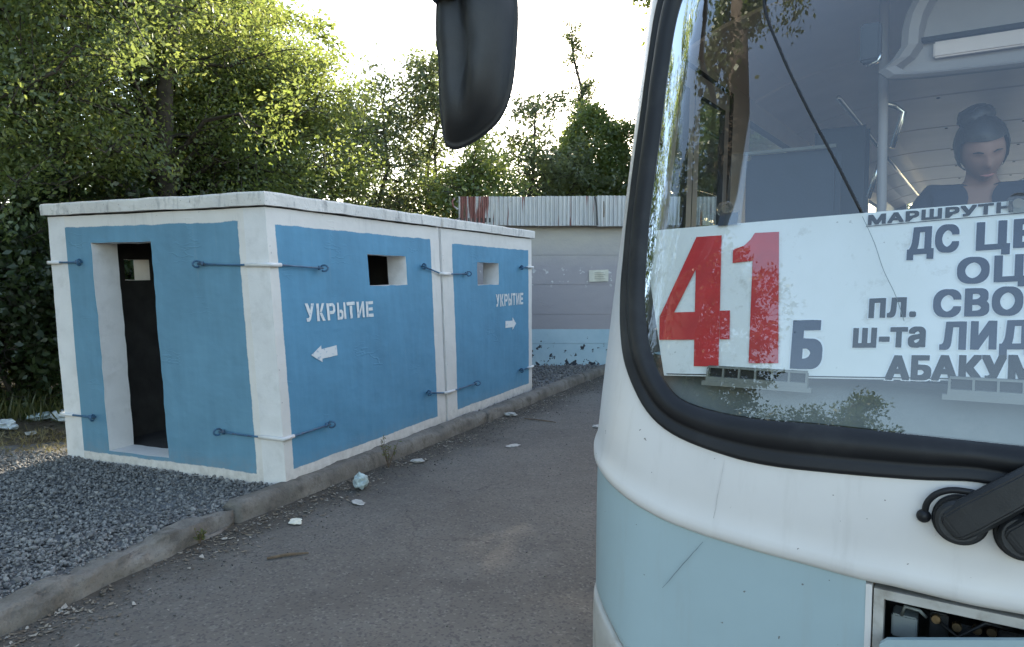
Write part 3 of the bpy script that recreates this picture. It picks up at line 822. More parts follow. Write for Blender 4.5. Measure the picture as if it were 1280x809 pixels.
def shelter(B0, B1, front, label, paint, win, words, arrow, slab_over, wall_mat):
    root = empty('concrete_shelter', (0, 0, 0))
    o0 = shelter_point(1.24, B0, 0); root.location = o0
    inv = Vector((-o0.x, -o0.y, -o0.z))
    L = lambda A, B, z: shelter_point(A, B, z) + inv
    tag(root, label, 'shelter', 'concrete shelters painted blue and white')
    W, H, T = 2.48, 2.165, .22
    b0, b1 = B0, B1
    len_ = b1 - b0
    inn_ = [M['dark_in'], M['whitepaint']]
    # side wall to the road (face A = 0)
    wall_panel('wall', lambda x, d, z: L(d, b0 + x, z), 0, len_, 0, H, [win], T, [wall_mat] + inn_, root)
    # far side wall
    wall_panel('wall', lambda x, d, z: L(W - d, b0 + x, z), 0, len_, 0, H, [(.56, .84, 1.60, 1.80)] if front else [], T, [M['wall_white']] + inn_, root)
    # end walls between the side walls
    door = [(1.232, 1.94, .10, 1.925)]
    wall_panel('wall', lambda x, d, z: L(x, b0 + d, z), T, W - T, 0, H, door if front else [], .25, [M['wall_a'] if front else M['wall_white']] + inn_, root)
    wall_panel('wall', lambda x, d, z: L(x, b1 - d, z), T, W - T, 0, H, [] if front else [(.5, 1.2, .12, 1.92)], .22, [M['wall_white']] + inn_, root)
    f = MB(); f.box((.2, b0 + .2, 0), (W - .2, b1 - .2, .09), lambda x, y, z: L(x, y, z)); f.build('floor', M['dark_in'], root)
    # roof slab with chipped edges
    ov = .035
    xs = np.linspace(-ov, W + ov, 30); ys = np.linspace(b0 - (ov if front else -.01), b1 + (ov if not front else -.012), 30)
    z0, z1 = H + .014, H + .118
    r = MB()
    def sp_(x, y, z):
        p = L(x, y, z); return wob(p, .007, 3) + noise.noise_vector(p * 14) * .004
    pr = [(1, z0), (1, z0 + .012), (1, z0 + .05), (1, z1 - .018), (.9965, z1 - .004), (.99, z1)]
    loopxy = [(x, ys[0]) for x in xs[:-1]] + [(xs[-1], y) for y in ys[:-1]] + [(x, ys[-1]) for x in xs[:0:-1]] + [(xs[0], y) for y in ys[:0:-1]]
    cx, cy = (xs[0] + xs[-1]) / 2, (ys[0] + ys[-1]) / 2
    rings = []
    for (q, z) in [(.93, z0)] + pr + [(.6, z1 + .01), (.2, z1 + .012)]:
        rings.append([sp_(cx + (x - cx) * q, cy + (y - cy) * q, z) for x, y in loopxy])
    n = len(loopxy)
    r.add([p for rg in rings for p in rg], [(i * n + j, i * n + (j + 1) % n, (i + 1) * n + (j + 1) % n, (i + 1) * n + j) for i in range(len(rings) - 1) for j in range(n)] + [tuple(range(n)), tuple((len(rings) - 1) * n + j for j in range(n))])
    r.build('roof_slab', M['slab'], root, recalc=True)
    # mortar bed under the slab, set back; its near-black colour draws the crack line
    mb = MB(); mb.box((.02, b0 + .02, H - .01), (W - .02, b1 - .02, z0 + .004), lambda x, y, z: L(x, y, z)); mb.build('mortar_bed', M['recess'], root)
    # writing and arrow, painted on the road side
    x0, x1, za, zb, dz = words
    polys = []
    nl = 7; pitch = (x1 - x0) / nl; wl = pitch * .80
    for i, ch in enumerate('УКРЫТИЕ'):
        ww = wl * (1.0 if ch != 'Ы' else 1.08)
        for pl in GL[ch]:
            polys.append([(x0 + i * pitch + px * ww, za + dz * i / nl + py * (zb - za)) for px, py in pl])
    def on_b(x, z):
        p = wob(L(0, x, z), .006, 1.7)
        return wob(p, .0027, 9.0) + Vector((.0055 * SB.y, -.0055 * SB.x, 0))
    poly_mesh('lettering', polys, on_b, M['stencil'], root, .003)
    poly_mesh('arrow', [arrow], on_b, M['stencil'], root, .003)
    nB = Vector((SB.y, -SB.x, 0)); nA = Vector((-SB.x, -SB.y, 0))
    dA = Vector((SA.x, SA.y, 0)); dB = Vector((SB.x, SB.y, 0))
    e = .030
    P_ = lambda A, B, z: L(A, B, z)
    if front:
        for z, eA, eB, dzz in ((1.722, .70, .60, -.02), (.372, .62, .555, .012)):
            a1, c_, b_1 = P_(eA, b0, z + .01) + nA * e, P_(0, b0, z) + nA * .02 + nB * .02, P_(0, b0 + eB, z + dzz) + nB * e
            wA = P_(.32, b0, z) + nA * .018; wB = P_(0, b0 + .10, z) + nB * .018
            tie_rod(root, [a1, wA, c_, wB, b_1], None, [P_(.22, b0, z) + nA * .014, P_(.02, b0, z) + nA * .016, c_, P_(0, b0 + .02, z) + nB * .016, P_(0, b0 + .11, z) + nB * .014],
                    [(P_(eA, b0, z + .01), nA, -dA), (P_(0, b0 + eB, z + dzz), nB, -dB)], z)
        for z in (1.757, .388):
            tie_rod(root, [P_(2.06, b0, z) + nA * e, P_(2.36, b0, z) + nA * .02, P_(W, b0, z) + nA * .02 + dA * .02, P_(W, b0 + .3, z) + dA * e], None,
                    [P_(2.34, b0, z) + nA * .016, P_(2.47, b0, z) + nA * .018, P_(W, b0, z) + nA * .018 + dA * .018, P_(W, b0 + .12, z) + dA * .016],
                    [(P_(2.06, b0, z), nA, dA)], z)
    else:
        for z, eB, dzz in ((1.765, .46, -.01), (.340, .49, .0)):
            tie_rod(root, [P_(0, b1 - eB, z + dzz) + nB * e, P_(0, b1 - .14, z) + nB * .02, P_(0, b1, z) + nB * .02 + dB * .02, P_(.4, b1, z) + dB * e], None,
                    [P_(0, b1 - .20, z) + nB * .016, P_(0, b1 - .02, z) + nB * .018, P_(0, b1, z) + nB * .018 + dB * .018, P_(.1, b1, z) + dB * .016],
                    [(P_(0, b1 - eB, z + dzz), nB, dB)], z)
        # couplings across the joint between the two blocks
        for z, e1, e2, dz1, dz2 in ((1.66, .46, .55, .08, .005), (.345, .47, .70, .06, .005)):
            tie_rod(root, [P_(0, b0 - e1, z + dz1) + nB * e, P_(0, b0 - .06, z) + nB * .024, P_(0, b0 + .06, z) + nB * .024, P_(0, b0 + e2, z + dz2) + nB * e], None,
                    [P_(0, b0 - .12, z + .008) + nB * .024, P_(0, b0, z) + nB * .026, P_(0, b0 + .13, z + .002) + nB * .024],
                    [(P_(0, b0 - e1, z + dz1), nB, dB), (P_(0, b0 + e2, z + dz2), nB, -dB)], z)
    return root
aL = [(.404, 1.0), (.535, 1.045), (.535, 1.018), (.742, 1.022), (.742, .962), (.535, .958), (.535, .930)]
aL = [(.400, .985), (.535, 1.058), (.535, 1.026), (.745, 1.040), (.745, .952), (.535, .945), (.535, .915)]
shelter(0, 2.645, True, 'blue and white concrete shelter with a narrow doorway and a left-pointing arrow, nearest the gravel', None, (1.296, 1.955, 1.545, 1.84), (.366, 1.35, 1.262, 1.41, -.008), aL, None, M['wall_b1'])
B2 = 2.695
aR = [(4.70, .995), (4.575, 1.083), (4.575, 1.04), (4.335, 1.045), (4.335, .955), (4.575, .955), (4.575, .915)]
shelter(B2, 5.285, False, 'blue and white concrete shelter with a right-pointing arrow, joined behind the doorway one', None, (3.56 - B2, 4.16 - B2, 1.53, 1.806), (4.05, 4.98, 1.243, 1.403, .0), aR, None, M['wall_b2'])

# ------------------------------------------------------------------ the low building at the end of the lane
bd = empty('service_building', (2.5, 13.55, 0))
tag(bd, 'low grey and lilac building with pale blue plinth and rusting corrugated metal eaves', 'building')
BX0, BX1, BD = -.9, 6.2, 5.5
zc = [0.0, .48, 1.03, 1.58, 2.13, 2.72]
for j in range(5):
    xs = [BX0, BX0 + 3.3 + .4 * (j % 2), BX1]
    for xa, xb in zip(xs, xs[1:]):
        m = MB(); pr = random.uniform(0, .006)
        m.box((xa + .003 - 2.5, -pr, zc[j] + .0015), (xb - .003 - 2.5, .20, zc[j + 1] - .0015))
        m.build('wall_panel', M['building'], bd, bevel=.003)
m = MB()
m.box((BX0 - 2.5 + .01, .2, 0), (BX1 - 2.5 - .01, BD, 2.70)); m.build('wall', M['building'], bd)
m = MB(); m.box((BX0 - 2.5 - .12, -.20, 2.722), (BX1 - 2.5 + .12, BD + .1, 2.80)); m.build('roof', M['roofsheet'], bd)
xs = [-.97, -.33, .43, 1.55, 2.62, 3.7, 4.8, 6.3]
for i, (xa, xb) in enumerate(zip(xs, xs[1:])):
    n = int((xb - xa) / .0125); pts = []
    skew = random.uniform(-.012, .012)
    for k in range(n + 1):
        x = xa + (xb - xa) * k / n - 2.5
        ph = (x * 13.0) % 1.0
        y = -.235 + .018 * min(1, max(-1, 2.4 * math.sin(2 * math.pi * ph))) + .006 * (i % 2)
        for z in (2.655, 2.9, 3.19):
            zz = z + skew * (1 if z > 2.8 else -1) + .012 * noise.noise(Vector((x * 2, z, i)))
            pts.append((x, y + (.03 * (3.19 - z) / .5) * (i == 0) + .01 * noise.noise(Vector((x * 3, z * 2, 5))), zz))
    m = MB(); m.grid(pts, n + 1, 3)
    m.build('eaves_sheet', M['fascia'], bd)
for k in range(9):
    x = BX0 - 2.5 + k * .85
    m = MB(); m.box((x, -.21, 2.81), (x + .05, -.16, 3.1)); m.build('eaves_batten', M['stick'], bd)
b = MB()
b.tube([(-.98, 13.30, 2.95), (-1.06, 13.26, 3.0), (-1.08, 13.25, 3.08), (-1.04, 13.27, 3.15)], .018, 7)
b.v = [(x - 2.5, y - 13.55, z) for x, y, z in b.v]
b.build('bent_flashing', M['fascia'], bd)
# drip pipe at a seam
m = MB(); m.tube([(1.5 - 2.5, -.27, 3.18), (1.53 - 2.5, -.285, 3.0), (1.55 - 2.5, -.27, 2.66)], .016, 6); m.build('drip_strip', M['roofsheet'], bd)
# notice
pn = MB(); n = 9
pts = [(1.43 + .36 * i / (n - 1) , 13.53 - .012 * abs(noise.noise(Vector((i * .7, j * .8, 2)))) - .002, 1.635 + .215 * j / (n - 1) + .012 * (i / (n - 1))) for i in range(n) for j in range(n)]
pn.grid(pts, n, n)
no = pn.build('paper_notice', M['paper']); tag(no, 'faded yellowish paper notice pasted on the building wall near the bus', 'notice')
ln = MB()
for j in range(4):
    z = 1.69 + .038 * j
    ln.box((1.53, 13.505, z), (1.73 - .03 * (j % 2), 13.512, z + .006))
ln.build('print_lines', M['notice_ink'], no)

# ------------------------------------------------------------------ vegetation
def tubes_np(paths, n=6):
    V, F = [], []; base = 0
    for pts, rad in paths:
        pts = np.asarray(pts, float); m = len(pts)
        d = np.gradient(pts, axis=0); d /= np.linalg.norm(d, axis=1, keepdims=True) + 1e-9
        ref = np.array([.31, .77, .55]); a = ref - d * (d @ ref)[:, None]; a /= np.linalg.norm(a, axis=1, keepdims=True) + 1e-9
        c = np.cross(d, a); t = np.arange(n) * 2 * np.pi / n
        ring = pts[:, None] + (a[:, None] * np.cos(t)[None, :, None] + c[:, None] * np.sin(t)[None, :, None]) * np.asarray(rad)[:, None, None]
        V.append(ring.reshape(-1, 3))
        i = np.arange(m - 1)[:, None] * n; j = np.arange(n)[None]
        q = np.stack([i + j, i + (j + 1) % n, i + n + (j + 1) % n, i + n + j], -1).reshape(-1, 4) + base
        F.append(q); base += m * n
    return np.concatenate(V), np.concatenate(F)
def leaf_mesh(name, P, size, rs, droop=.3, aspect=.45, D=None):
    n = len(P)
    d = rs.normal(size=(n, 3)) if D is None else D + rs.normal(size=(n, 3)) * .6
    d[:, 2] -= droop
    d /= np.linalg.norm(d, axis=1, keepdims=True)
    r = rs.normal(size=(n, 3)); s = np.cross(d, r); s /= np.linalg.norm(s, axis=1, keepdims=True)
    L = (size * rs.uniform(.45, 1.4, n))[:, None]
    V = np.stack([P, P + d * L * .45 + s * L * aspect * .5, P + d * L, P + d * L * .45 - s * L * aspect * .5], 1).reshape(-1, 3)
    return quick_mesh(name, V, np.arange(n * 4).reshape(n, 4))

def tree(name, x, y, h, rad, z0, nleaf, lsize, seed, mat, label, cat='tree', group=None, stems=1, lean=(0, 0), shape='round', nb=None, clump=.16, trunk_r=None, base_z=.04, gappy=0):
    rs_ = np.random.RandomState(seed)
    root = empty(name, (x, y, base_z)); tag(root, label, cat, group)
    tr = trunk_r or .018 * h
    trunk, limbs, anchors, dirs, wts = [], [], [], [], []
    for s_ in range(stems):
        bx, by = (rs_.uniform(-.5, .5, 2) * rad * .35) if stems > 1 else (0, 0)
        hh = h * (1 if s_ == 0 else rs_.uniform(.75, .97))
        lx, ly = np.array(lean) + (rs_.normal(0, .08, 2) * h if stems > 1 else rs_.normal(0, .015, 2) * h)
        m = 10; t = np.linspace(0, 1, m)
        wv = np.cumsum(rs_.normal(0, .018 * hh, (m, 2)), 0); wv[0] = 0
        pts = np.column_stack([bx + lx * t ** 1.3 + wv[:, 0], by + ly * t ** 1.3 + wv[:, 1], hh * .96 * t])
        trunk.append((pts, tr * (1 - .9 * t) * (1 if s_ == 0 else .8)))
        k = nb or int(10 + hh * 5)
        for b_ in range(k):
            u = z0 / hh + (1 - z0 / hh) * rs_.uniform(0, .98) ** .9
            p0 = np.array([np.interp(u, t, pts[:, q]) for q in range(3)])
            v = (u - z0 / hh) / (1 - z0 / hh)
            if shape == 'round': prof = math.sqrt(max(.03, 1 - (2 * v - .85) ** 2 / 1.4))
            elif shape == 'spire': prof = max(.12, 1 - v) ** .8
            elif shape == 'dome': prof = math.sqrt(max(.02, 1 - v ** 2.2))
            else: prof = .75 + .25 * math.sin(3 * v)
            Lb = rad * prof * rs_.uniform(.6, 1.12)
            a = rs_.uniform(0, 2 * np.pi); up = rs_.uniform(.1, .75) if shape != 'spire' else rs_.uniform(.6, 1.5)
            dr = np.array([math.cos(a), math.sin(a), up]); dr /= np.linalg.norm(dr[:2])
            q = 6; tt = np.linspace(0, 1, q)
            bp = p0 + np.outer(tt * Lb, dr) ; bp[:, 2] -= .28 * Lb * tt ** 2
            bp[1:] += rs_.normal(0, .05 * Lb, (q - 1, 3)); bp[:, 2] = np.maximum(bp[:, 2], .08)
            r0 = tr * .38 * (1 - .7 * u)
            limbs.append((bp, np.maximum(.004, r0 * (1 - .88 * tt))))
            tw = rs_.uniform(.25, 1.0, (7, 1)); o = p0 + (np.concatenate([np.interp(tw, tt, bp[:, c]) for c in range(3)], 1) - p0)
            for w_ in o:
                dd = dr * .6 + rs_.normal(0, .7, 3); dd /= np.linalg.norm(dd); tl = Lb * rs_.uniform(.18, .42)
                e = w_ + dd * tl; e[2] -= .1 * tl
                limbs.append((np.stack([w_, (w_ + e) / 2 + rs_.normal(0, .02, 3), e]), np.array([.006, .005, .003]) * (1 + .05 * h)))
                for f in (.25, .6, 1.0):
                    anchors.append(w_ + (e - w_) * f); dirs.append(dd); wts.append(f + .2)
            anchors.append(bp[-1]); dirs.append(dr / np.linalg.norm(dr)); wts.append(1.2)
    A = np.array(anchors); Dr = np.array(dirs); w = np.array(wts) * rs_.gamma(1.6 if not gappy else .7, 1, len(A)); w /= w.sum()
    ii = rs_.choice(len(A), nleaf, p=w)
    P = A[ii] + rs_.normal(0, clump, (nleaf, 3)) * np.array([1, 1, .75])
    P[:, 2] = np.maximum(P[:, 2], .05)
    V, F = tubes_np(trunk, 8); tk = link('trunk', quick_mesh('trunk', V, F), M['bark'], root, True)
    V, F = tubes_np(limbs, 3 if len(limbs) > 200 else 5); link('limbs', quick_mesh('limbs', V, F), M['bark'], tk, True)['kind'] = 'stuff'
    link('crown', leaf_mesh('crown', P, lsize, rs_, D=Dr[ii], aspect=.5), M[mat], root)
    return root

G1 = 'trees in the thicket behind the shelters'
T = tree
T('broadleaf_tree', -6.9, 9.6, 9.5, 2.6, 1.2, 105000, .066, 11, 'leaf_b', 'tall dark leafy tree at the left edge, its shaded foot behind the rubbish bags', group=G1, stems=2)
T('broadleaf_tree', -5.0, 11.2, 10.5, 2.6, 1.5, 110000, .066, 12, 'leaf_a', 'tall yellow green tree directly behind the doorway of the near shelter', group=G1, stems=2)
T('broadleaf_tree', -9.2, 12.5, 11.5, 3.0, 1.5, 30000, .13, 13, 'leaf_b', 'tallest green tree beyond the left edge of the thicket', group=G1)
T('broadleaf_tree', -7.0, 13.6, 11.0, 2.7, 1.6, 30000, .13, 14, 'leaf_a', 'bright leafy tree in the second row behind the dark left tree', group=G1)
T('broadleaf_tree', -4.6, 13.6, 7.3, 1.9, 1.0, 52000, .070, 15, 'leaf_a', 'lower sunlit tree stepping down to the white sky above the near shelter roof corner', group=G1, stems=3)
T('broadleaf_tree', -4.0, 13.3, 6.3, 1.5, 2.4, 40000, .070, 16, 'leaf_a', 'bushy yellow tree with feathery sunlit clumps above the middle of the shelter roofs', group=G1, stems=3)
T('broadleaf_tree', -3.3, 16.6, 6.6, 1.9, 1.2, 19000, .105, 17, 'leaf_d', 'thin grey green tree with open twigs left of the hanging mirror', group=G1, stems=2, gappy=1)
T('broadleaf_tree', -2.3, 17.4, 7.2, 1.5, 1.2, 15000, .105, 18, 'leaf_d', 'loose open tree behind the hanging mirror', group=G1, stems=2, gappy=1)
T('broadleaf_tree', .8, 18.4, 6.5, 1.4, 1.0, 13000, .105, 19, 'leaf_d', 'open feathery tree just right of the hanging mirror', group=G1, stems=2, gappy=1)
T('broadleaf_tree', -.9, 15.6, 4.5, 1.5, .6, 22000, .09, 20, 'leaf_a', 'low dense green tree above the rusted end of the eaves', group=G1, stems=3)
T('broadleaf_tree', .6, 20.6, 5.2, 1.6, .8, 17000, .11, 21, 'leaf_b', 'low leafy tree behind the middle of the building roof', group=G1, stems=2)
dome = T('creeper_clad_tree', 2.15, 19.6, 5.9, .95, .6, 16000, .085, 22, 'leaf_a', 'dense rounded dome of creeper-wrapped tree beside the bus pillar', group=G1, shape='dome', clump=.12, stems=2)
rd_ = np.random.RandomState(77)
d_ = rd_.normal(size=(34000, 3)); d_ /= np.linalg.norm(d_, axis=1, keepdims=True)
lump = np.array([noise.noise(Vector(q) * 2.6) for q in d_]) * .16
P = d_ * (np.array([1.12, 1.12, 2.45]) * (rd_.uniform(.80, 1.02, 34000) + lump)[:, None]) + np.array([0, 0, 3.75])
P = P[P[:, 2] > .1]
link('creeper', leaf_mesh('creeper', P, .085, rd_, droop=.5, aspect=.75), M['leaf_a'], dome)
T('poplar', 2.62, 23.5, 10.2, 1.0, 4.0, 3600, .10, 23, 'leaf_d', 'thin pointed poplar with a bare leader rising above the dark domed tree', group=G1, shape='spire', clump=.10)
T('broadleaf_tree', -6.2, 17.5, 9.5, 2.6, 1.0, 22000, .14, 25, 'leaf_b', 'tree in the third row glimpsed through gaps behind the yellow green one', group=G1)
T('broadleaf_tree', 6.8, 19.5, 12.0, 1.9, 1.6, 25000, .17, 31, 'leaf_b', 'tall tree behind the bus, hidden by its front pillar', group=G1)
T('broadleaf_tree', 7.6, 21.5, 13.0, 2.6, 1.8, 25000, .18, 32, 'leaf_b', 'tall tree behind the rear half of the bus', group=G1)
T('broadleaf_tree', 10.4, 22, 13, 2.8, 2.0, 20000, .20, 33, 'leaf_b', 'tall tree behind the tail of the bus', group=G1)
T('broadleaf_tree', 4.3, 17.6, 6.4, .95, .8, 22000, .11, 34, 'leaf_c', 'medium dark tree tucked behind the front corner of the bus', group=G1, stems=2)
for i, (x, y, h) in enumerate([(8.5, 31, 17), (10.0, 33, 17.5), (11.6, 31.5, 17), (14, 30, 16.5), (9.3, 29.2, 17)]):  # added out of view to block sun patches on the road
    T('poplar', x, y, h, 1.8, 1.5, 19000, .25, 35 + i, 'leaf_b', ['first', 'third', 'fourth', 'fifth', 'second'][i] + ' of the unseen tall poplars in a row behind the bus, shading the road, counted from the lane', group='poplars behind the bus', shape='column')
T('broadleaf_tree', -10.2, 5.4, 10.5, 2.6, 2.2, 18000, .14, 71, 'leaf_b', 'tall tree left of the gravel yard, unseen beyond the left edge', group=G1, stems=2)  # this tree and the next added out of view to darken the left
T('broadleaf_tree', -10.4, 1.4, 11.5, 2.7, 2.4, 16000, .15, 72, 'leaf_b', 'unseen tall tree left of the yard, nearest the photographer', group=G1)
# dark undergrowth at the foot of the thicket
G2 = 'shrubs along the foot of the thicket'
for i, (x, y, h, r_, lb) in enumerate([
    (-6.4, 9.0, 2.6, 1.1, 'dark shrub at the left edge behind the rubbish bags'),
    (-5.2, 9.5, 2.4, 1.0, 'dark shrub right against the left end of the near shelter'),
    (-7.7, 9.6, 3.2, 1.2, 'dark tall shrub beyond the left edge of the yard'),
    (-6.3, 10.6, 3.4, 1.3, 'deep shaded shrub in the second row at the left edge'),
    (-2.9, 10.4, 1.7, .7, 'low dark shrub behind the back of the near shelter'),
    (-2.6, 12.0, 2.4, .9, 'green shrub behind the far shelter roof'),
    (-8.6, 11.2, 3.6, 1.4, 'shrub deep in the thicket at the far left'),
    (-1.5, 14.4, 2.6, .9, 'green shrub between the far shelter and the building end'),
    (-4.8, 12.4, 3.6, 1.4, 'shrub in the shade between the yellow green trees')]):
    T('shrub', x, y, h, r_, .1, 13000, .10, 60 + i, 'leaf_c', lb, 'shrub', G2, stems=4, shape='dome', nb=16, clump=.14)
# long grass at the thicket edge
n = 5000
P = np.column_stack([rs.uniform(-9, -4.0, n), rs.uniform(8.2, 9.6, n), np.full(n, .06)])
D = np.column_stack([rs.normal(0, .35, n), rs.normal(0, .35, n), np.full(n, 1.3)])
tag(link('long_grass', leaf_mesh('long_grass', P, .26, rs, droop=0, aspect=.07, D=D * 1.6), M['grass']), kind='stuff')

n = 1500
P = np.column_stack([rs.uniform(-6.2, -4.15, n), rs.uniform(6.55, 7.7, n), np.full(n, .07)])
P = P[((P[:, :2] - np.array(SO)) @ np.array(SA)) > 2.6]
D = np.column_stack([rs.normal(0, .9, len(P)), rs.normal(0, .9, len(P)), np.full(len(P), .9)])
M['drygrass'] = leaf_mat('dry_grass_blade', (.16, .13, .05), (.26, .21, .10), (.22, .19, .06), (.32, .27, .11), .3)  # dry yellow blades, also put here to strengthen the sunlit strip
tag(link('dry_grass', leaf_mesh('dry_grass', P, .09, rs, droop=0, aspect=.08, D=D * 1.4), M['drygrass']), kind='stuff')

# behind the camera, seen mirrored in the windscreen
iv_ = T('ivy_tree', -4.95, .12, 14, 2.6, 10.5, 9000, .12, 41, 'leaf_b', 'old ivy-grown tree beside the photographer, mirrored in the windscreen', stems=1, trunk_r=.44, lean=(.35, -1.1), nb=26)
ri = np.random.RandomState(5)
n = 16000
zz = ri.uniform(.3, 10.5, n); aa = ri.uniform(0, 6.28, n)
rr_ = .40 * (1 - .06 * zz) + np.abs(ri.normal(0, .15, n)) * (1 + .8 * np.sin(zz * 1.9 + aa)) * (1.25 - .07 * zz)
dens = (np.sin(zz * 1.3 + aa * 1.5) + np.sin(zz * 2.9 - aa) > -.1)
tx = (zz / 14) ** 1.3
P = np.column_stack([.35 * tx + rr_ * np.cos(aa), -1.1 * tx + rr_ * np.sin(aa), zz])[dens]
link('ivy', leaf_mesh('ivy', P, .085, ri, droop=.6, aspect=.8), M['leaf_c'], iv_)
T('broadleaf_tree', -13.2, -5.6, 9.6, 2.5, .8, 26000, .16, 50, 'leaf_c', 'dark bushy tree across the square, mirrored behind the red numerals', group='trees across the square', stems=3)
T('broadleaf_tree', -13.6, -11.8, 7.2, 3.0, .6, 26000, .15, 51, 'leaf_a', 'lower sunlit tree across the square, mirrored under the route board', group='trees across the square', stems=3)
T('broadleaf_tree', -17.5, -6.5, 8.0, 2.8, .8, 14000, .18, 52, 'leaf_b', 'farther broad tree across the square behind the dark bushy one', group='trees across the square', stems=3)

# ------------------------------------------------------------------ the bus (local axes: x to its left, y to its rear, z up)
BUS_RZ = R(-33)
bus = empty('bus', (1.216, 1.867, 0), BUS_RZ)
tag(bus, 'white and pale blue city bus with a rounded black-rubber windscreen, close on the right', 'bus')
BA, BR, BK, RK, TUM, ZB, BLEN = 1.25, .32, .05, math.tan(R(13)), .02, 1.10, 10.2
def half(z): return BA - TUM * max(0, z - ZB)
def rake(z):
    t = z - ZB
    return RK * (math.sqrt(t * t + .02) + t) / 2 - .008
def s_of(u, z=1.5):
    L = half(z) - BR
    au = abs(u)
    s = au if au <= L else L + BR * math.asin(min(1, (au - L) / BR))
    return math.copysign(s, u)
SMAX = BA - BR + BR * math.pi / 2
def front(s, z, off=0.0):
    """point on the bus nose: s = distance round the plan curve from the middle, z = height, off = outwards"""
    a = half(z); L = a - BR
    sg = 1 if s >= 0 else -1
    s = abs(s)
    if s <= L:
        u, w, nx, ny = s, BK * (s / a) ** 2, 0.0, -1.0
    else:
        f = (s - L) / BR
        u = L + BR * math.sin(f); w = BK * (u / a) ** 2 + BR * (1 - math.cos(f)); nx, ny = math.sin(f), -math.cos(f)
    return Vector((sg * (u + nx * off), w + rake(z) + ny * off, z))
def fu(u, z, off=0.0): return front(s_of(u, z), z, off)

def smooth_loop(pts, n, closed=True):
    """Catmull-Rom through points, resampled to n evenly spaced"""
    P_ = [Vector(p) for p in pts]; out = []
    N = len(P_)
    for i in range(N if closed else N - 1):
        p0, p1, p2, p3 = P_[(i - 1) % N] if closed or i else P_[0], P_[i], P_[(i + 1) % N], P_[(i + 2) % N] if closed or i + 2 < N else P_[-1]
        for k in range(12):
            t = k / 12
            out.append(.5 * ((2 * p1) + (p2 - p0) * t + (2 * p0 - 5 * p1 + 4 * p2 - p3) * t * t + (3 * p1 - p0 - 3 * p2 + p3) * t ** 3))
    if closed: out.append(out[0])
    d = [0]
    for a, b_ in zip(out, out[1:]): d.append(d[-1] + (b_ - a).length)
    res = []; j = 0
    for k in range(n):
        t = d[-1] * k / (n if closed else n - 1)
        while j < len(d) - 2 and d[j + 1] < t: j += 1
        f = (t - d[j]) / max(1e-9, d[j + 1] - d[j])
        res.append(out[j].lerp(out[j + 1], f))
    return res
outer_h = [(-.133, 1.176), (-.335, 1.163), (-.537, 1.157), (-.687, 1.172), (-.838, 1.208), (-.938, 1.266), (-1.028, 1.375), (-1.081, 1.481), (-1.120, 1.654), (-1.133, 1.895), (-1.134, 2.06), (-1.126, 2.287), (-1.116, 2.546), (-1.10, 2.76), (-1.05, 2.88), (-.92, 2.945), (-.6, 2.965), (-.3, 2.972)]
inner_h = [(-.138, 1.293), (-.406, 1.293), (-.546, 1.289), (-.697, 1.295), (-.834, 1.324), (-.907, 1.390), (-.963, 1.488), (-1.006, 1.655), (-1.022, 1.887), (-1.022, 2.04), (-1.014, 2.261), (-1.008, 2.511), (-.99, 2.70), (-.94, 2.81), (-.80, 2.865), (-.5, 2.882), (-.25, 2.888)]
def full(h, bot, top):
    L = [(s_of(u, z), z) for u, z in h]
    return [(0, bot)] + L + [(0, top)] + [(-s, z) for s, z in L[::-1]]
NL = 260
OUT = smooth_loop([Vector((s, z, 0)) for s, z in full(outer_h, 1.19, 2.973)], NL)
INN = smooth_loop([Vector((s, z, 0)) for s, z in full(inner_h, 1.293, 2.89)], NL)
def match(A, B):   # rotate B's sampling so that it pairs with A by angle round the centre
    c = Vector((0, 2.0, 0)); res = []
    angB = sorted([(math.atan2(p.y - c.y, p.x - c.x), p) for p in B], key=lambda q: q[0])
    for p in A:
        a = math.atan2(p.y - c.y, p.x - c.x)
        best = None
        for k in range(len(angB)):
            a0, p0 = angB[k - 1]; a1, p1 = angB[k]
            if k == 0: a0 -= 2 * math.pi
            for sh_ in (0, 2 * math.pi):
                if a0 <= a - sh_ <= a1:
                    best = p0.lerp(p1, (a - sh_ - a0) / max(1e-9, a1 - a0))
        res.append(best if best is not None else angB[0][1])
    return res
INNM = match(OUT, INN)

# windscreen rubber: a wide gasket with two ridges and a filler strip groove
prof = [(-.03, -.012), (0, .004), (.05, .012), (.12, .014), (.20, .010), (.30, .011), (.36, .005), (.42, .013), (.55, .022), (.70, .026), (.84, .022), (.94, .010), (1.0, -.002), (1.02, -.012)]
m = MB(); pts = []
for (t, o) in prof:
    for a, b_ in zip(OUT, INNM):
        q = a.lerp(b_, t)
        pts.append(front(q.x, q.y, o + .0012 * noise.noise(Vector((q.x * 9, q.y * 9, t)))))
n = NL
m.add(pts, [(i * n + j, i * n + (j + 1) % n, (i + 1) * n + (j + 1) % n, (i + 1) * n + j) for i in range(len(prof) - 1) for j in range(n)])
m.build('windscreen_seal', M['rubber'], bus, smooth=True, recalc=True)
# glass sheet: rings from the seal to the middle
m = MB(); pts = []
cen = Vector((0, 2.05, 0)); NR = 40
for k in range(NR):
    f = 1 - k / NR
    for a, b_ in zip(OUT, INNM):
        q = cen.lerp(a.lerp(b_, .96), f); pts.append(front(q.x, q.y, -.004))
pts.append(front(0, cen.y, -.004))
fs = [(i * n + j, i * n + (j + 1) % n, (i + 1) * n + (j + 1) % n, (i + 1) * n + j) for i in range(NR - 1) for j in range(n)] + [((NR - 1) * n + j, (NR - 1) * n + (j + 1) % n, NR * n) for j in range(n)]
m.add(pts, fs)
m.build('windscreen', M['windscreen'], bus, smooth=True)

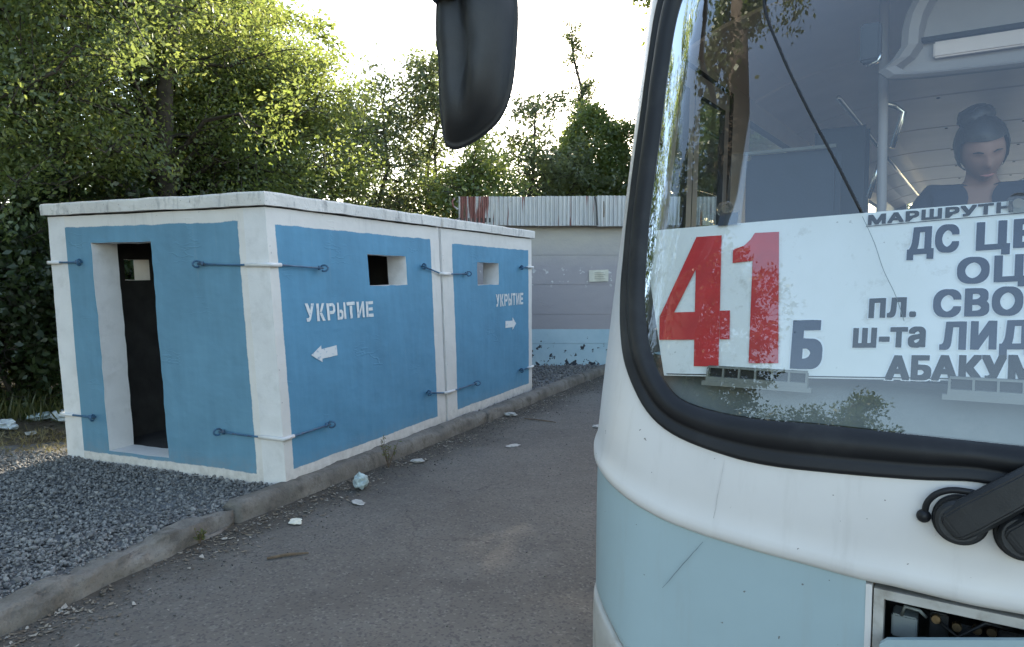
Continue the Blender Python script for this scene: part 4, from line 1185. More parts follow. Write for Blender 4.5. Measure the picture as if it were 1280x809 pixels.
# painted nose: one white skin down to the blue panels, with the windscreen left open
be = [(-1.25, 1.09), (-1.21, 1.055), (-1.173, 1.03), (-1.102, 1.0), (-.985, .957), (-.865, .918), (-.728, .897), (-.55, .882), (-.389, .873), (-.271, .864), (-.20, .866), (0, .858)]
def zedge(s):
    u = min(BA, abs(front(abs(s), 1.0).x))
    for (u0, z0), (u1, z1) in zip(be, be[1:]):
        if -u1 <= u <= -u0:
            f = (u + u1) / (-u0 + u1) if u0 != u1 else 0
            return z1 + (z0 - z1) * f
    return be[0][1]
sv = np.linspace(-SMAX, SMAX, 190)
zed = [zedge(s) for s in sv]
for _ in range(4): zed = [zed[0]] + [(zed[i - 1] + zed[i] + zed[i + 1]) / 3 for i in range(1, len(zed) - 1)] + [zed[-1]]
def z_e(s): return float(np.interp(s, sv, zed))
ring = [(a.lerp(b_, .35).x, a.lerp(b_, .35).y) for a, b_ in zip(OUT, INNM)]
ring_np = np.array(ring)
ZT = 3.06
tv = np.concatenate([[0, .004, .010, .018, .026, .034], np.linspace(.05, 1, 95)])
m = MB(); pts = []; cent = []
lip = [-.018, .002, .011, .012, .008, .003]
for s in sv:
    zb = z_e(s)
    for k, t in enumerate(tv):
        z = zb + (ZT - zb) * t
        pts.append(front(s, z, lip[k] if k < len(lip) else 0.0))
ns, nt = len(sv), len(tv)
fs = []
C2 = []
for i in range(ns - 1):
    for j in range(nt - 1):
        z0_ = z_e(sv[i]); C2.append(((sv[i] + sv[i + 1]) / 2, z0_ + (ZT - z0_) * (tv[j] + tv[j + 1]) / 2))
        fs.append((i * nt + j, (i + 1) * nt + j, (i + 1) * nt + j + 1, i * nt + j + 1))
ins = inside(np.array(C2), ring)
m.add(pts, [f for f, k in zip(fs, ins) if not k])
m.build('front_panel', M['buswhite'], bus, smooth=True)
# pale blue corner panels under the flared lip, and beige bumper corners below them
def zlow(u):
    u = abs(u)
    return float(np.interp(u, [.25, .86, .95, 1.03, 1.09, 1.16, 1.25], [.36, .36, .385, .44, .49, .535, .56]))
for sg in (-1, 1):
    m = MB(); pts = []
    ss = np.linspace(s_of(.256), SMAX, 70) * sg
    nz = 26
    for s in ss:
        u = front(abs(s), .9).x; za = zlow(u); zb = z_e(s) + .012
        for k in range(nz):
            z = za + (zb - za) * k / (nz - 1)
            e = min(k, nz - 1 - k + 3)
            o = -.006 - (.010 if k == 0 else 0)
            pts.append(front(s, z, o))
    m.grid(pts, 70, nz, flip=(sg < 0))
    # turned edge beside the hatch
    base = len(m.v)
    m.add([front(ss[0], zlow(.256) + (z_e(ss[0]) - zlow(.256)) * k / 9, o) for o in (-.006, -.03) for k in range(10)], [(k, k + 1, 11 + k, 10 + k) for k in range(9)])
    m.build('corner_panel', M['busblue'], bus, smooth=True)
    m = MB(); pts = []
    ss = np.linspace(s_of(.2), SMAX, 60) * sg
    for s in ss:
        u = front(abs(s), .5).x; zt = zlow(u) - .006
        for k, (f, o) in enumerate([(0, -.03), (0, -.003), (.05, .002), (.3, .004), (.8, .004), (1, -.006), (1, -.05)]):
            pts.append(front(s, zt + (.22 - zt) * f, o))
    m.grid(pts, 60, 7, flip=(sg < 0))
    m.build('bumper', M['beige'], bus, smooth=True)
# hairline cracks in the paint
def hair(pts, wd_, mat):
    m = MB(); v = []
    for i, (u, z) in enumerate(pts):
        j = .0025 * noise.noise(Vector((u * 60, z * 60, 0)))
        t = wd_ * (.4 + .6 * math.sin(math.pi * (i + .4) / (len(pts) + .2)))
        v += [fu(u - t + j, z, .0032), fu(u + t + j, z, .0032)]
    m.add(v, [(2 * i, 2 * i + 1, 2 * i + 3, 2 * i + 2) for i in range(len(pts) - 1)])
    return m.build('scratch', mat, bus)
M['scr1'] = plain('pale_scratch', (.52, .50, .49), .6, .2, 40, 0)
M['scr2'] = plain('dark_scratch', (.17, .21, .23), .6, .2, 40, 0)
hair([(-.67 + (-.705 + .67) * t, 1.155 + (.905 - 1.155) * t) for t in np.linspace(0, 1, 14)], .0011, M['scr1'])
hair([(-.73 + (-.865 + .73) * t, .885 + (.70 - .885) * t) for t in np.linspace(0, 1, 14)], .0017, M['scr2'])

# electrics hatch in the middle, its lid dropped open
hz0, hz1, hu = .60, .850, .236
zt_h = hz1
m = MB()
def frame_bar(p0, p1, p2, p3, o0, o1):
    m.add([fu(*p0, o0), fu(*p1, o0), fu(*p2, o0), fu(*p3, o0), fu(*p0, o1), fu(*p1, o1), fu(*p2, o1), fu(*p3, o1)],
          [(0, 1, 2, 3), (7, 6, 5, 4), (0, 4, 5, 1), (1, 5, 6, 2), (2, 6, 7, 3), (3, 7, 4, 0)])
def uz_strip(u0, u1, za, zb, o0, o1, k=6):
    for i in range(k):
        a = u0 + (u1 - u0) * i / k; b_ = u0 + (u1 - u0) * (i + 1) / k
        frame_bar((a, za), (b_, za), (b_, zb), (a, zb), o0, o1)
uz_strip(-hu, hu, .826, .852, -.012, -.05, 8)
uz_strip(-hu, -hu + .026, .40, .826, -.012, -.05, 2)
uz_strip(hu - .026, hu, .40, .826, -.012, -.05, 2)
m.build('hatch_frame', M['beige'], bus, recalc=True)
for ua, ub in ((-.256, -.240), (.240, .256)):
    m = MB(); uz_strip(ua, ub, .38, .862, -.004, -.03, 1)
    m.build('hatch_edge', M['buswhite'], bus, recalc=True)
m = MB()
m.box((-.235, .24, .40), (.235, .25, .84)); m.box((-.235, .045, .38), (-.225, .24, .84)); m.box((.225, .045, .38), (.235, .24, .84)); m.box((-.235, .045, .832), (.235, .24, .842)); m.box((-.235, .045, .37), (.235, .24, .38))
m.build('hatch_recess', M['recess'], bus)
def gadget(name, lo, hi, mat, bev=.004): 
    m = MB(); m.box(lo, hi); return m.build(name, M[mat], bus, bevel=bev)
gadget('relay', (-.195, .07, .70), (-.13, .14, .765), 'grey')
gadget('relay', (-.10, .08, .71), (-.055, .16, .79), 'plastic')
gadget('relay', (-.03, .075, .70), (.02, .15, .775), 'plastic')
gadget('relay', (.06, .08, .70), (.13, .16, .78), 'recess')
for (u, z) in ((-.085, .775), (-.035, .765), (.012, .77), (.045, .772)):
    m = MB(); m.disc((u, .085, z), (0, -1, .1), .013, .02, 12); m.build('terminal', M['brass'], bus)
for pts in ([(-.17, .075, .765), (-.16, .055, .80), (-.125, .06, .795), (-.11, .085, .77)], [(-.08, .08, .77), (-.03, .055, .745), (.03, .06, .80), (.09, .08, .79)], [(.0, .08, .77), (.06, .06, .81), (.15, .08, .80), (.2, .1, .77)]):
    m = MB(); m.tube([Vector(p) for p in pts], .005, 6); m.build('wire', M['plastic'] if pts[0][0] > -.1 else M['grey'], bus, smooth=True)
m = MB()
pl = [(-.195, .42), (.25, .53), (.215, .842), (.20, .848), (-.195, .737), (-.212, .72), (-.213, .70)]
for o, k in ((.030, 0), (.012, 1)):
    m.add([Vector((*fu(u, .7, 0).xy, 0)) + Vector((0, -o - (z - .45) * .05, z)) for u, z in pl], [])
kk = len(pl)
m.f += [tuple(range(kk)), tuple(range(2 * kk - 1, kk - 1, -1))] + [(i, kk + i, kk + (i + 1) % kk, (i + 1) % kk) for i in range(kk)]
m.build('hatch_lid', M['busblue'], bus, recalc=True)

# wipers: two capped spindles side by side, arms swept up to the right, a washer hose
for (u, z, tip) in ((-.036, 1.088, (.22, 1.30)), (.102, 1.075, (.36, 1.285))):
    c = fu(u, z, .0); ax = Vector((0, -1, .10)).normalized()
    w_ = empty('wiper', c, 0, bus)
    m = MB(); m.disc((0, 0, 0), ax, .066, .014, 40, .06); m.build('spindle_seat', M['rubber'], w_, smooth=False)
    m = MB(); m.disc(ax * .014, ax, .056, .045, 40, .15); m.build('spindle_cap', M['plastic'], w_)
    e = fu(*tip, 0) + ax * .075 - c
    d = (e - ax * .05).normalized(); sd_ = d.cross(ax).normalized()
    m = MB()
    secs = [(-.035, .030, .035), (-.02, .045, .038), (.03, .048, .042), (.12, .046, .046), (.22, .042, .046), (.30, .038, .044), (.315, .030, .036)]
    ring_ = []
    for (t, hw, hh) in secs:
        c0 = ax * .030 + d * t
        ring_ += [c0 + sd_ * (hw * a_) + ax * (hh * b_) for a_, b_ in ((-1, 0), (-1, .6), (-.72, 1), (.72, 1), (1, .6), (1, 0))]
    m.add(ring_, [(i * 6 + j, i * 6 + (j + 1) % 6, i * 6 + 6 + (j + 1) % 6, i * 6 + 6 + j) for i in range(len(secs) - 1) for j in range(6)] + [(0, 1, 2, 3, 4, 5), tuple(range(len(secs) * 6 - 1, len(secs) * 6 - 7, -1))])
    m.build('arm_head', M['plastic'], w_, recalc=True, bevel=.004)
    m = MB()
    p0 = ax * .055 + d * .30; p1 = fu(tip[0] + .75, 1.40, .05) - c
    m.tube([p0, p0.lerp(p1, .3) + ax * .01, p1], [.012, .009, .007], 8); m.build('arm', M['plastic'], w_, smooth=True)
    m = MB(); b0_ = fu(tip[0] + .28, 1.385, .018) - c; b1_ = fu(min(.93, tip[0] + .75), 1.41, .018) - c
    m.tube([b0_, b0_.lerp(b1_, .5), b1_], .010, 6); m.build('blade', M['rubber'], w_)
    # hinge clip at the arm head
    m = MB(); q = d * .235 + ax * .078 - sd_ * .03; m.tube([q, q + d * .05], .008, 8); m.build('clip', M['steel'] if u > 0 else M['plastic'], w_)
m = MB()
hp = [fu(-.118, 1.094, .012), fu(-.112, 1.125, .022), fu(-.092, 1.152, .03), fu(-.06, 1.168, .034), fu(-.02, 1.170, .034), fu(.03, 1.165, .03)]
m.tube(smooth_loop(hp, 24, closed=False), .0085, 10); hose = m.build('washer_hose', M['rubber'], bus, smooth=True)
bm = bmesh.new(); bmesh.ops.create_uvsphere(bm, u_segments=16, v_segments=10, radius=.018)
for v in bm.verts: v.co = v.co + fu(-.120, 1.085, .012)
me = bpy.data.meshes.new('hose_nozzle'); bm.to_mesh(me); bm.free(); link('hose_nozzle', me, M['rubber'], hose, True)

# mirror hung out ahead of the corner on a tubular arm
mir = empty('side_mirror', (-1.235, -.52, 2.36), R(24), bus)
outl = [(-.105, -.02), (-.112, .05), (-.108, .16), (-.09, .235), (-.05, .262), (.05, .262), (.105, .23), (.122, .12), (.116, -.02), (.102, -.115), (.072, -.185), (.02, -.232), (-.042, -.264), (-.078, -.262), (-.092, -.235), (-.103, -.13)]
ol = smooth_loop([Vector((x, z, 0)) for x, z in outl], 72)
m = MB(); pts = []
lev = [(.93, .012), (.985, .006), (1.0, .0), (1.0, -.016), (.975, -.022), (.955, -.020), (.93, -.026), (.86, -.052), (.72, -.078), (.5, -.094), (.25, -.100)]
for f, y in lev:
    for p in ol:
        x, z = p.x * f, p.y * f
        yy = y
        if y < -.024:
            rid = math.exp(-((x + .035 + .10 * (z - .1) * .5) / .022) ** 2) * max(0, min(1, (z + .19) / .12))
            yy = y + .045 * rid * (1 if z > -.2 else 0) - .016 * math.exp(-((x - .03) / .05) ** 2)
        pts.append((x, yy, z))
pts.append((0, -.10, 0))
n = len(ol); k = len(lev)
m.add(pts, [(i * n + j, i * n + (j + 1) % n, (i + 1) * n + (j + 1) % n, (i + 1) * n + j) for i in range(k - 1) for j in range(n)] + [((k - 1) * n + j, (k - 1) * n + (j + 1) % n, k * n) for j in range(n)])
m.build('housing', M['plastic'], mir, smooth=True, recalc=True)
m = MB(); m.add([(p.x * .94, .006, p.y * .94) for p in ol], [tuple(range(n))]); m.build('mirror_glass', M['mirror'], mir)
m = MB(); m.box((-.112, -.115, .128), (-.04, -.02, .20)); m.build('clamp', M['plastic'], mir, bevel=.008)
m = MB()
arm_pts = [(-.07, -.085, .15), (-.07, -.085, .30), (-.05, -.04, .52), (.02, .06, .66), (.10, .24, .72)]
iv = mir.matrix_basis.inverted()
arm_pts += [iv @ Vector((-1.08, .10, 3.08)), iv @ Vector((-1.02, .42, 3.06))]
m.tube(smooth_loop(arm_pts, 40, closed=False), .015, 10); m.build('arm', M['plastic'], mir, smooth=True)
b2 = mir

# body behind the nose: sides with windows, roof, floor, tail
wb0 = BR + BK
WINS = []
w = 2.05
while w + 1.25 < BLEN - .35:
    WINS.append((w, w + 1.18)); w += 1.27
for sg in (-1, 1):
    holes = [(a, b_, 1.62, 2.62) for a, b_ in WINS]
    if sg < 0: holes = [(.62, 1.72, .45, 2.70)] + holes
    else: holes = [(.55, 1.85, 1.45, 2.62)] + holes
    def sidefn(x, d, z, sg=sg):
        u = sg * (half(z) - d); y = x + (rake(z) if x < wb0 + .3 else rake(z) * max(0, 1 - (x - wb0 - .3) / .9)) if z > ZB else x
        return Vector((u, y, z))
    o = wall_panel('side_panel', sidefn, wb0, BLEN, .36, 3.06, holes, .06, [M['buswhite'], M['inwall'], M['rubber']], bus, amp=0.0, hole_amp=0, step=.16)
    for (a, b_, z0, z1) in holes:
        if z0 < 1: continue
        m = MB(); m.add([sidefn(x, .03, z) for x, z in ((a - .01, z0 - .01), (b_ + .01, z0 - .01), (b_ + .01, z1 + .01), (a - .01, z1 + .01))], [(0, 1, 2, 3)])
        m.build('side_window', M['sideglass'], bus)
    # pale blue skirt along the side, standing 4 mm proud
    m = MB()
    xsn = np.linspace(wb0, BLEN, 30); pts = [Vector((sg * (BA + .004), x, z)) for x in xsn for z in (.45, .75, 1.05)]
    if sg > 0:
        m.grid(pts, 30, 3); m.build('side_skirt', M['busblue'], bus, recalc=False)
    else:
        keep = [x for x in xsn if x > 1.76]
        m.grid([Vector((sg * (BA + .004), x, z)) for x in keep for z in (.45, .75, 1.05)], len(keep), 3); m.build('side_skirt', M['busblue'], bus)
    # black rubber edge of the front side window
    m = MB(); m.tube([Vector((sg * (half(z) + .004), wb0 + .16 + rake(z), z)) for z in np.linspace(1.36, 2.98, 12)], .020, 8)
    m.build('pillar_rubber', M['rubber'], bus, smooth=True)
# folding door, right side
dr = empty('door', (-BA + .02, 1.17, 1.5), 0, bus)
for k in (0, 1):
    y0, y1 = -.54 + k * .545, -.005 + k * .545
    def dfn(x, d, z, y0=y0): return Vector((d + .02 * max(0, z), x, z))
    leaf = wall_panel('door_leaf', dfn, y0, y1, -1.04, 1.19, [(y0 + .07, y1 - .07, -.85, -.1), (y0 + .07, y1 - .07, .0, 1.1)], .03, [M['buswhite'], M['inwall'], M['rubber']], dr, amp=0, hole_amp=0, step=.4)
    m = MB(); 
    for za, zb in ((-.86, -.09), (-.01, 1.11)): m.add([(.015 + .02 * max(0, z), y, z) for y, z in ((y0 + .06, za), (y1 - .06, za), (y1 - .06, zb), (y0 + .06, zb))], [(0, 1, 2, 3)])
    m.build('pane', M['sideglass'], leaf)
# roof and ceiling
m = MB(); pts = []
ys = np.concatenate([[0, .08, .2, .4], np.linspace(.7, BLEN - wb0, 24)])
us = np.linspace(-1, 1, 25)
for y in ys:
    for q in us:
        s = q * SMAX
        p = front(s, ZT, 0)
        u = p.x; yf = p.y + y
        if y > .6: yf = wb0 + .3 + (BLEN - wb0 - .3) * (y - .7) / (BLEN - wb0 - .7) + .6 * (1 - (y - .7) / (BLEN - wb0 - .7))
        z = ZT + .14 * (1 - abs(q) ** 3) * min(1, y / .3 + .0)
        pts.append((u, yf, z))
m.grid(pts, len(ys), len(us)); m.build('roof', M['buswhite'], bus, smooth=True)
y = .98
k = 0
while y < BLEN - .4:
    y1 = min(y + 1.15, BLEN - .08); m = MB(); pts = []
    for q in np.linspace(-1, 1, 15):
        for yy in (y + .006, y + .02, y1 - .02, y1 - .006):
            pts.append((q * 1.16, yy, 2.90 - .16 * abs(q) ** 4 - (.0 if y + .01 < yy < y1 - .01 else -.012)))
    m.grid(pts, 15, 4); pn_ = m.build('ceiling_panel', M['ceil'], bus, smooth=False)
    sc_ = MB()
    for q in (-.8, -.3, .2, .7): sc_.disc((q, y + .05, 2.896), (0, 0, -1), .012, .006, 8)
    sc_.build('rivet_row', M['plastic'], pn_)['kind'] = 'stuff'
    y = y1 + .004; k += 1
m = MB(); m.box((-1.18, .45, .80), (1.18, BLEN - .06, .86)); m.build('floor', M['recess'], bus)
# tail wall with two windows
wall_panel('tail_panel', lambda x, d, z: Vector((x, BLEN - d, z)), -1.18, 1.18, .36, 3.05, [(-1.02, -.12, 1.75, 2.86), (.12, 1.02, 1.75, 2.86)], .06, [M['buswhite'], M['inwall'], M['rubber']], bus, amp=0, hole_amp=0, step=.3)
for sg in (-1, 1):
    m = MB(); m.add([(sg * .57 + a, BLEN - .03, z) for a, z in ((-.46, 1.74), (.46, 1.74), (.46, 2.87), (-.46, 2.87))], [(0, 1, 2, 3)]); m.build('tail_window', M['sideglass'], bus)
# wheels
for sg in (-1, 1):
    for yy in (2.35, 7.9):
        wh = empty('wheel', (sg * (BA - .17), yy, .48), 0, bus)
        m = MB(); m.disc((-sg * -.14, 0, 0), (-sg, 0, 0), .48, .28, 32, .1); m.build('tyre', M['tyre'], wh)
        m = MB(); m.disc((sg * .135, 0, 0), (sg, 0, 0), .27, .03, 24, .3); m.build('rim', M['grey'], wh)
# roof dome lining over the windscreen and a blind-box ahead of the ceiling panels
m = MB(); pts = []
for q in np.linspace(-1, 1, 21):
    for (y, z) in ((.50, 2.90), (.62, 2.93), (.97, 2.91)):
        pts.append((q * 1.14, y + .05 * q * q, z - .14 * abs(q) ** 4))
m.grid(pts, 21, 3); m.build('front_lining', M['inwall'], bus)
bx = [(-.265, 2.50), (-.28, 2.60), (-.27, 2.72), (-.215, 2.82), (-.13, 2.87), (.9, 2.87), (.98, 2.8), (1.0, 2.6), (.97, 2.50)]
ol2 = smooth_loop([Vector((x, z, 0)) for x, z in bx], 60)
m = MB(); c2 = Vector((.36, 2.68, 0)); pts = []
for f, yy in ((1.04, 1.02), (1.04, .985), (1.0, .97), (.95, .985), (.93, 1.06), (.5, 1.07)):
    for p in ol2:
        q = c2.lerp(p, f); pts.append((q.x, yy, q.y))
n = len(ol2); m.add(pts, [(i * n + j, i * n + (j + 1) % n, (i + 1) * n + (j + 1) % n, (i + 1) * n + j) for i in range(5) for j in range(n)] + [tuple(5 * n + j for j in range(n))])
m.build('blind_box', M['inwall'], bus, recalc=True)
m = MB(); m.box((-.2, 1.03, 2.565), (.95, 1.055, 2.625)); m.build('blind_box_ledge', M['ceil'], bus, bevel=.006)
m = MB(); m.box((-.24, 1.02, 2.63), (.96, 1.045, 2.645)); m.build('blind_box_gap', M['recess'], bus)  # solid dark strip drawn where the gap is
# dashboard with two demister nozzles
m = MB(); pts = []
dp = [(.012, 1.27), (.03, 1.285), (.075, 1.345), (.115, 1.385), (.16, 1.398), (.32, 1.40), (.40, 1.385), (.44, 1.30), (.46, .9)]
us = np.linspace(-1.08, 1.08, 50)
for u in us:
    for (y, z) in dp:
        zz = max(z, 1.0); bowl = max(0, abs(u) - .75)
        pts.append((u, y + (front(s_of(u), 1.3, 0).y - rake(1.3)) + rake(1.29) + .0, z + .10 * bowl))
m.grid(pts, len(us), len(dp)); m.build('dashboard', M['dash'], bus, smooth=True)
def nozzle(u0, u1, z, tilt):
    root_ = empty('demister_vent', fu(u0, z, -.019), 0, bus)
    Lw = u1 - u0
    f = MB()
    o_ = fu(u0, z, -.019)
    def P3(x, y, zz): return fu(u0 + x, z + zz + tilt * x / Lw, -.019) + Vector((0, y, 0)) - o_
    hN = .030
    hN = .034
    f.box((-.004, -.013, -.030), (Lw + .004, .007, -.012), P3)
    f.box((-.016, -.0145, -.040), (Lw + .016, .004, -.026), P3)
    nb = 6
    f.box((0, -.011, hN - .012 - .006), (Lw, .007, hN - .012), P3)
    for k in range(nb + 1):
        x = Lw * k / nb; f.box((x - .003, -.011, -.012), (x + .003, .004, hN - .018), P3)
    f.build('vent_frame', M['vent'], root_, bevel=0)
    g_ = MB(); g_.box((.004, .004, -.012), (Lw - .004, .0065, hN - .0185), P3); g_.build('vent_dark', M['recess'], root_)  # thin dark sheet standing in for the depth of the slots
nozzle(-.752, -.445, 1.418, .004)
nozzle(-.075, .26, 1.435, .004)
# grab rails, partitions and seats
def rail(pts, r, mat='chrome', name='handrail'):
    m = MB(); m.tube([Vector(p) for p in pts], r, 10); return m.build(name, M[mat], bus, smooth=True)
rail([(-.366, 1.2, .86), (-.378, 1.2, 2.0), (-.392, 1.2, 2.90)], .019, 'inwall')
rail([(-.444, 1.3, 2.07), (-.387, 1.3, 2.266)], .011); rail([(-.357, 1.3, 2.28), (-.316, 1.3, 2.426), (-.352, 1.29, 2.455), (-.385, 1.25, 2.46)], .011)
rail([(.10, 1.6, 2.13), (.30, 1.7, 2.25), (.42, 1.75, 2.30)], .010)
for u in (-.72, .62):
    rail([(u, 2.2, 2.72), (u, 5.5, 2.72), (u, 9.6, 2.72)], .014)
m = MB(); m.box((-.80, 1.98, .86), (-.53, 2.02, 2.52)); m.build('partition', M['darkblue'], bus, bevel=.02)
m = MB(); m.box((-1.05, 1.56, .86), (-.60, 1.62, 2.345)); pz = m.build('partition', M['darkblue'], bus, bevel=.025)
m = MB(); m.tube([(-1.05, 1.55, 2.352), (-.62, 1.55, 2.352)], .010, 8); m.build('trim_strip', M['grey'], pz)
m = MB(); m.box((-.395, .58, 2.47), (-.33, .63, 2.60)); m.build('bell_box', M['plastic'], bus, bevel=.008)
rail([(-.37, .58, 2.455), (-.335, .57, 2.462), (-.325, .57, 2.49)], .005)
def seat(x, y, name='passenger_seat'):
    sroot = empty(name, (x, y, .86), 0, bus)
    m = MB(); m.box((-.21, -.22, .40), (.21, .20, .48)); a_ = m.build('cushion', M['darkblue'], sroot, bevel=.03)
    m = MB(); m.box((-.21, .17, .46), (.21, .24, 1.0), lambda x, y, z: Vector((x, y + (z - .46) * .15, z))); c_ = m.build('backrest', M['darkblue'], sroot, bevel=.03)
    m = MB(); m.tube([(0, 0, 0), (0, 0, .4)], .04, 10); d_ = m.build('pedestal', M['grey'], sroot)
    return sroot
s0 = seat(-.62, 3.0)
for yy in (3.0, 3.85, 4.7, 5.55, 6.4, 7.25, 8.1):
    for xx in (-.95, -.50, .50, .95):
        if (xx, yy) == (-.95, 3.0): s0.location = (xx, yy, .86); continue
        c = s0.copy(); COL.objects.link(c); c.location = (xx, yy, .86)
        for ch in s0.children:
            d = ch.copy(); COL.objects.link(d); d.parent = c
ds = empty('driver_seat', (-.03, 1.18, .86), 0, bus)
m = MB(); m.box((-.25, -.25, .44), (.25, .22, .56)); m.build('cushion', M['darkblue'], ds, bevel=.04)
m = MB(); m.box((-.22, .19, .54), (.22, .28, 1.02), lambda x, y, z: Vector((x, y + (z - .5) * .12, z))); m.build('backrest', M['darkblue'], ds, bevel=.04)
m = MB(); m.box((-.2, -.2, 0), (.2, .2, .44)); m.build('pedestal', M['grey'], ds, bevel=.02)

# ------------------------------------------------------------------ route board leaning inside the windscreen, cable, suction cups
BOARD_OFF = -.030
bmat = Matrix.Translation(bus.location) @ Matrix.Rotation(BUS_RZ, 4, 'Z')
def bw(u, z, off):      # world point just behind (off < 0) the windscreen; the board does not follow the tight corner
    uu = max(-.93, min(.93, u))
    w_ = BK * (uu / half(z)) ** 2 + rake(z) - off + (0.10 * (-.93 - u) if u < -.93 else 0)
    return Vector((u, w_, z))
rb = empty('route_board', (0, 0, 0)); rb.matrix_basis = bmat
tag(rb, 'white bus route board with a big red 41 leaning inside the windscreen', 'sign')
TL = math.tan(R(3.4))
def line_z(u, zl): return zl + (u + 1.046) * TL
m = MB(); nu, nv = 60, 24
for side, off in ((0, BOARD_OFF), (1, BOARD_OFF - .006)):
    pts = []
    for i in range(nu):
        t = i / (nu - 1)
        for j in range(nv):
            v = j / (nv - 1)
            u = (-1.046 + .136 * (1 - v)) * (1 - t) + .34 * t
            zb, zt_ = line_z(u, 1.386), 1.893 + (u + 1.046) * .0415
            pts.append(bw(u, zb + (zt_ - zb) * v, off))
    m.grid(pts, nu, nv, flip=bool(side))
n1 = nu * nv
m.f += [(i * nv, (i + 1) * nv, n1 + (i + 1) * nv, n1 + i * nv) for i in range(nu - 1)] + [(i * nv + nv - 1, n1 + i * nv + nv - 1, n1 + (i + 1) * nv + nv - 1, (i + 1) * nv + nv - 1) for i in range(nu - 1)]
m.build('board_sheet', M['board'], rb, recalc=True)
bd_o = BOARD_OFF + .004
def bpoly(polys, mat, name, off=bd_o):
    return poly_mesh(name, polys, lambda u, z: bw(u, z, off), mat, rb)
four = [[(-.833, 1.867), (-.757, 1.867), (-.757, 1.622), (-.703, 1.620), (-.695, 1.527), (-.725, 1.524), (-.723, 1.438), (-.802, 1.433), (-.806, 1.519), (-.937, 1.513), (-.940, 1.585)]]
# numeral 4 in three pieces round its open triangle
four = [[(-.806, 1.433), (-.722, 1.438), (-.750, 1.869), (-.838, 1.866)],
        [(-.938, 1.513), (-.8125, 1.520), (-.8175, 1.612), (-.893, 1.608), (-.945, 1.590)],
        [(-.7267, 1.525), (-.693, 1.527), (-.700, 1.620), (-.7335, 1.618)],
        [(-.945, 1.590), (-.893, 1.608), (-.8285, 1.775), (-.8382, 1.866)]]
four[3] = [(-.946, 1.590), (-.893, 1.608), (-.8275, 1.760), (-.838, 1.866)]
one = [[(-.563, 1.874), (-.640, 1.873), (-.652, 1.852), (-.672, 1.832), (-.707, 1.820), (-.705, 1.775), (-.640, 1.782), (-.626, 1.455), (-.534, 1.461)]]
bpoly(four + one, M['redvinyl'], 'red_numerals', bd_o + .0008)
def btext(s, u0, u1, z, h, mat, name, e=.0050, halo=.0085):
    """lettering cut from vinyl: the outline font thickened by small shifts, over a white keyline"""
    vs, fs = text2d(s)
    x0 = min(v[0] for v in vs); x1 = max(v[0] for v in vs)
    k = (u1 - u0 - 2 * e) / (x1 - x0)
    for nm, r_, mt, o, cnt in (('lettering_outline', halo, M['whitevinyl'], bd_o - .0022, 8), (name, e, mat, bd_o, 8)):
        V_, F_ = [], []
        for i in range(cnt + 1):
            q8 = ((1, 1), (1, 0), (1, -1), (0, -1), (-1, -1), (-1, 0), (-1, 1), (0, 1))
            dx, dy = (r_ * q8[i][0], r_ * .75 * q8[i][1]) if i < cnt else (0, 0)
            b_ = len(V_)
            V_ += [bw(u0 + e + (x - x0) * k + dx, z + y_ / .73 * h + dy + ((x - x0) * k) * TL * 1.05, o + .00012 * i) for x, y_ in vs]
            F_ += [tuple(b_ + q for q in f) for f in fs]
        me = bpy.data.meshes.new(nm); me.from_pydata(V_, [], F_)
        link(nm, me, mt, rb)
M['whitevinyl'] = plain('white_vinyl', (.78, .79, .80), .45, .05, 12, 0)
btext('МАРШРУТН', -.305, .055, 1.887, .027, M['blackvinyl'], 'lettering', .0026, .004)
btext('ДС', -.197, -.068, 1.797, .072, M['slate'], 'lettering')
btext('ЦЕ', -.028, .118, 1.806, .072, M['slate'], 'lettering')
btext('ОЦИ', -.070, .165, 1.713, .066, M['slate'], 'lettering')
btext('пл.', -.288, -.165, 1.611, .070, M['blackvinyl'], 'lettering', .0036, .0068)
btext('СВОБ', -.124, .150, 1.619, .070, M['slate'], 'lettering')
btext('ш-та', -.326, -.138, 1.523, .070, M['blackvinyl'], 'lettering', .0038, .0070)
btext('ЛИД', -.104, .108, 1.530, .070, M['slate'], 'lettering')
btext('АБАКУМ', -.235, .125, 1.438, .062, M['blackvinyl'], 'lettering')
btext('Б', -.499, -.408, 1.455, .132, M['slate'], 'lettering', .0105, .0150)
m = MB()
for (u0, z0, u1, z1) in ((-.31, 1.880, .34, 1.918), ):
    k = 20
    m.add([bw(u0 + (u1 - u0) * i / k, z0 + (z1 - z0) * i / k + dz, bd_o + .0006) for i in range(k + 1) for dz in (0, .0022)], [(2 * i, 2 * i + 2, 2 * i + 3, 2 * i + 1) for i in range(k)])
m.build('ruled_line', M['blackvinyl'], rb)
m = MB()
k = 30; m.add([bw(-.90 + 1.24 * i / k, line_z(-.90 + 1.24 * i / k, 1.392) + dz, bd_o + .0006) for i in range(k + 1) for dz in (-.0015, .0015)], [(2 * i, 2 * i + 2, 2 * i + 3, 2 * i + 1) for i in range(k)])
m.build('ruled_line', M['blackvinyl'], rb)

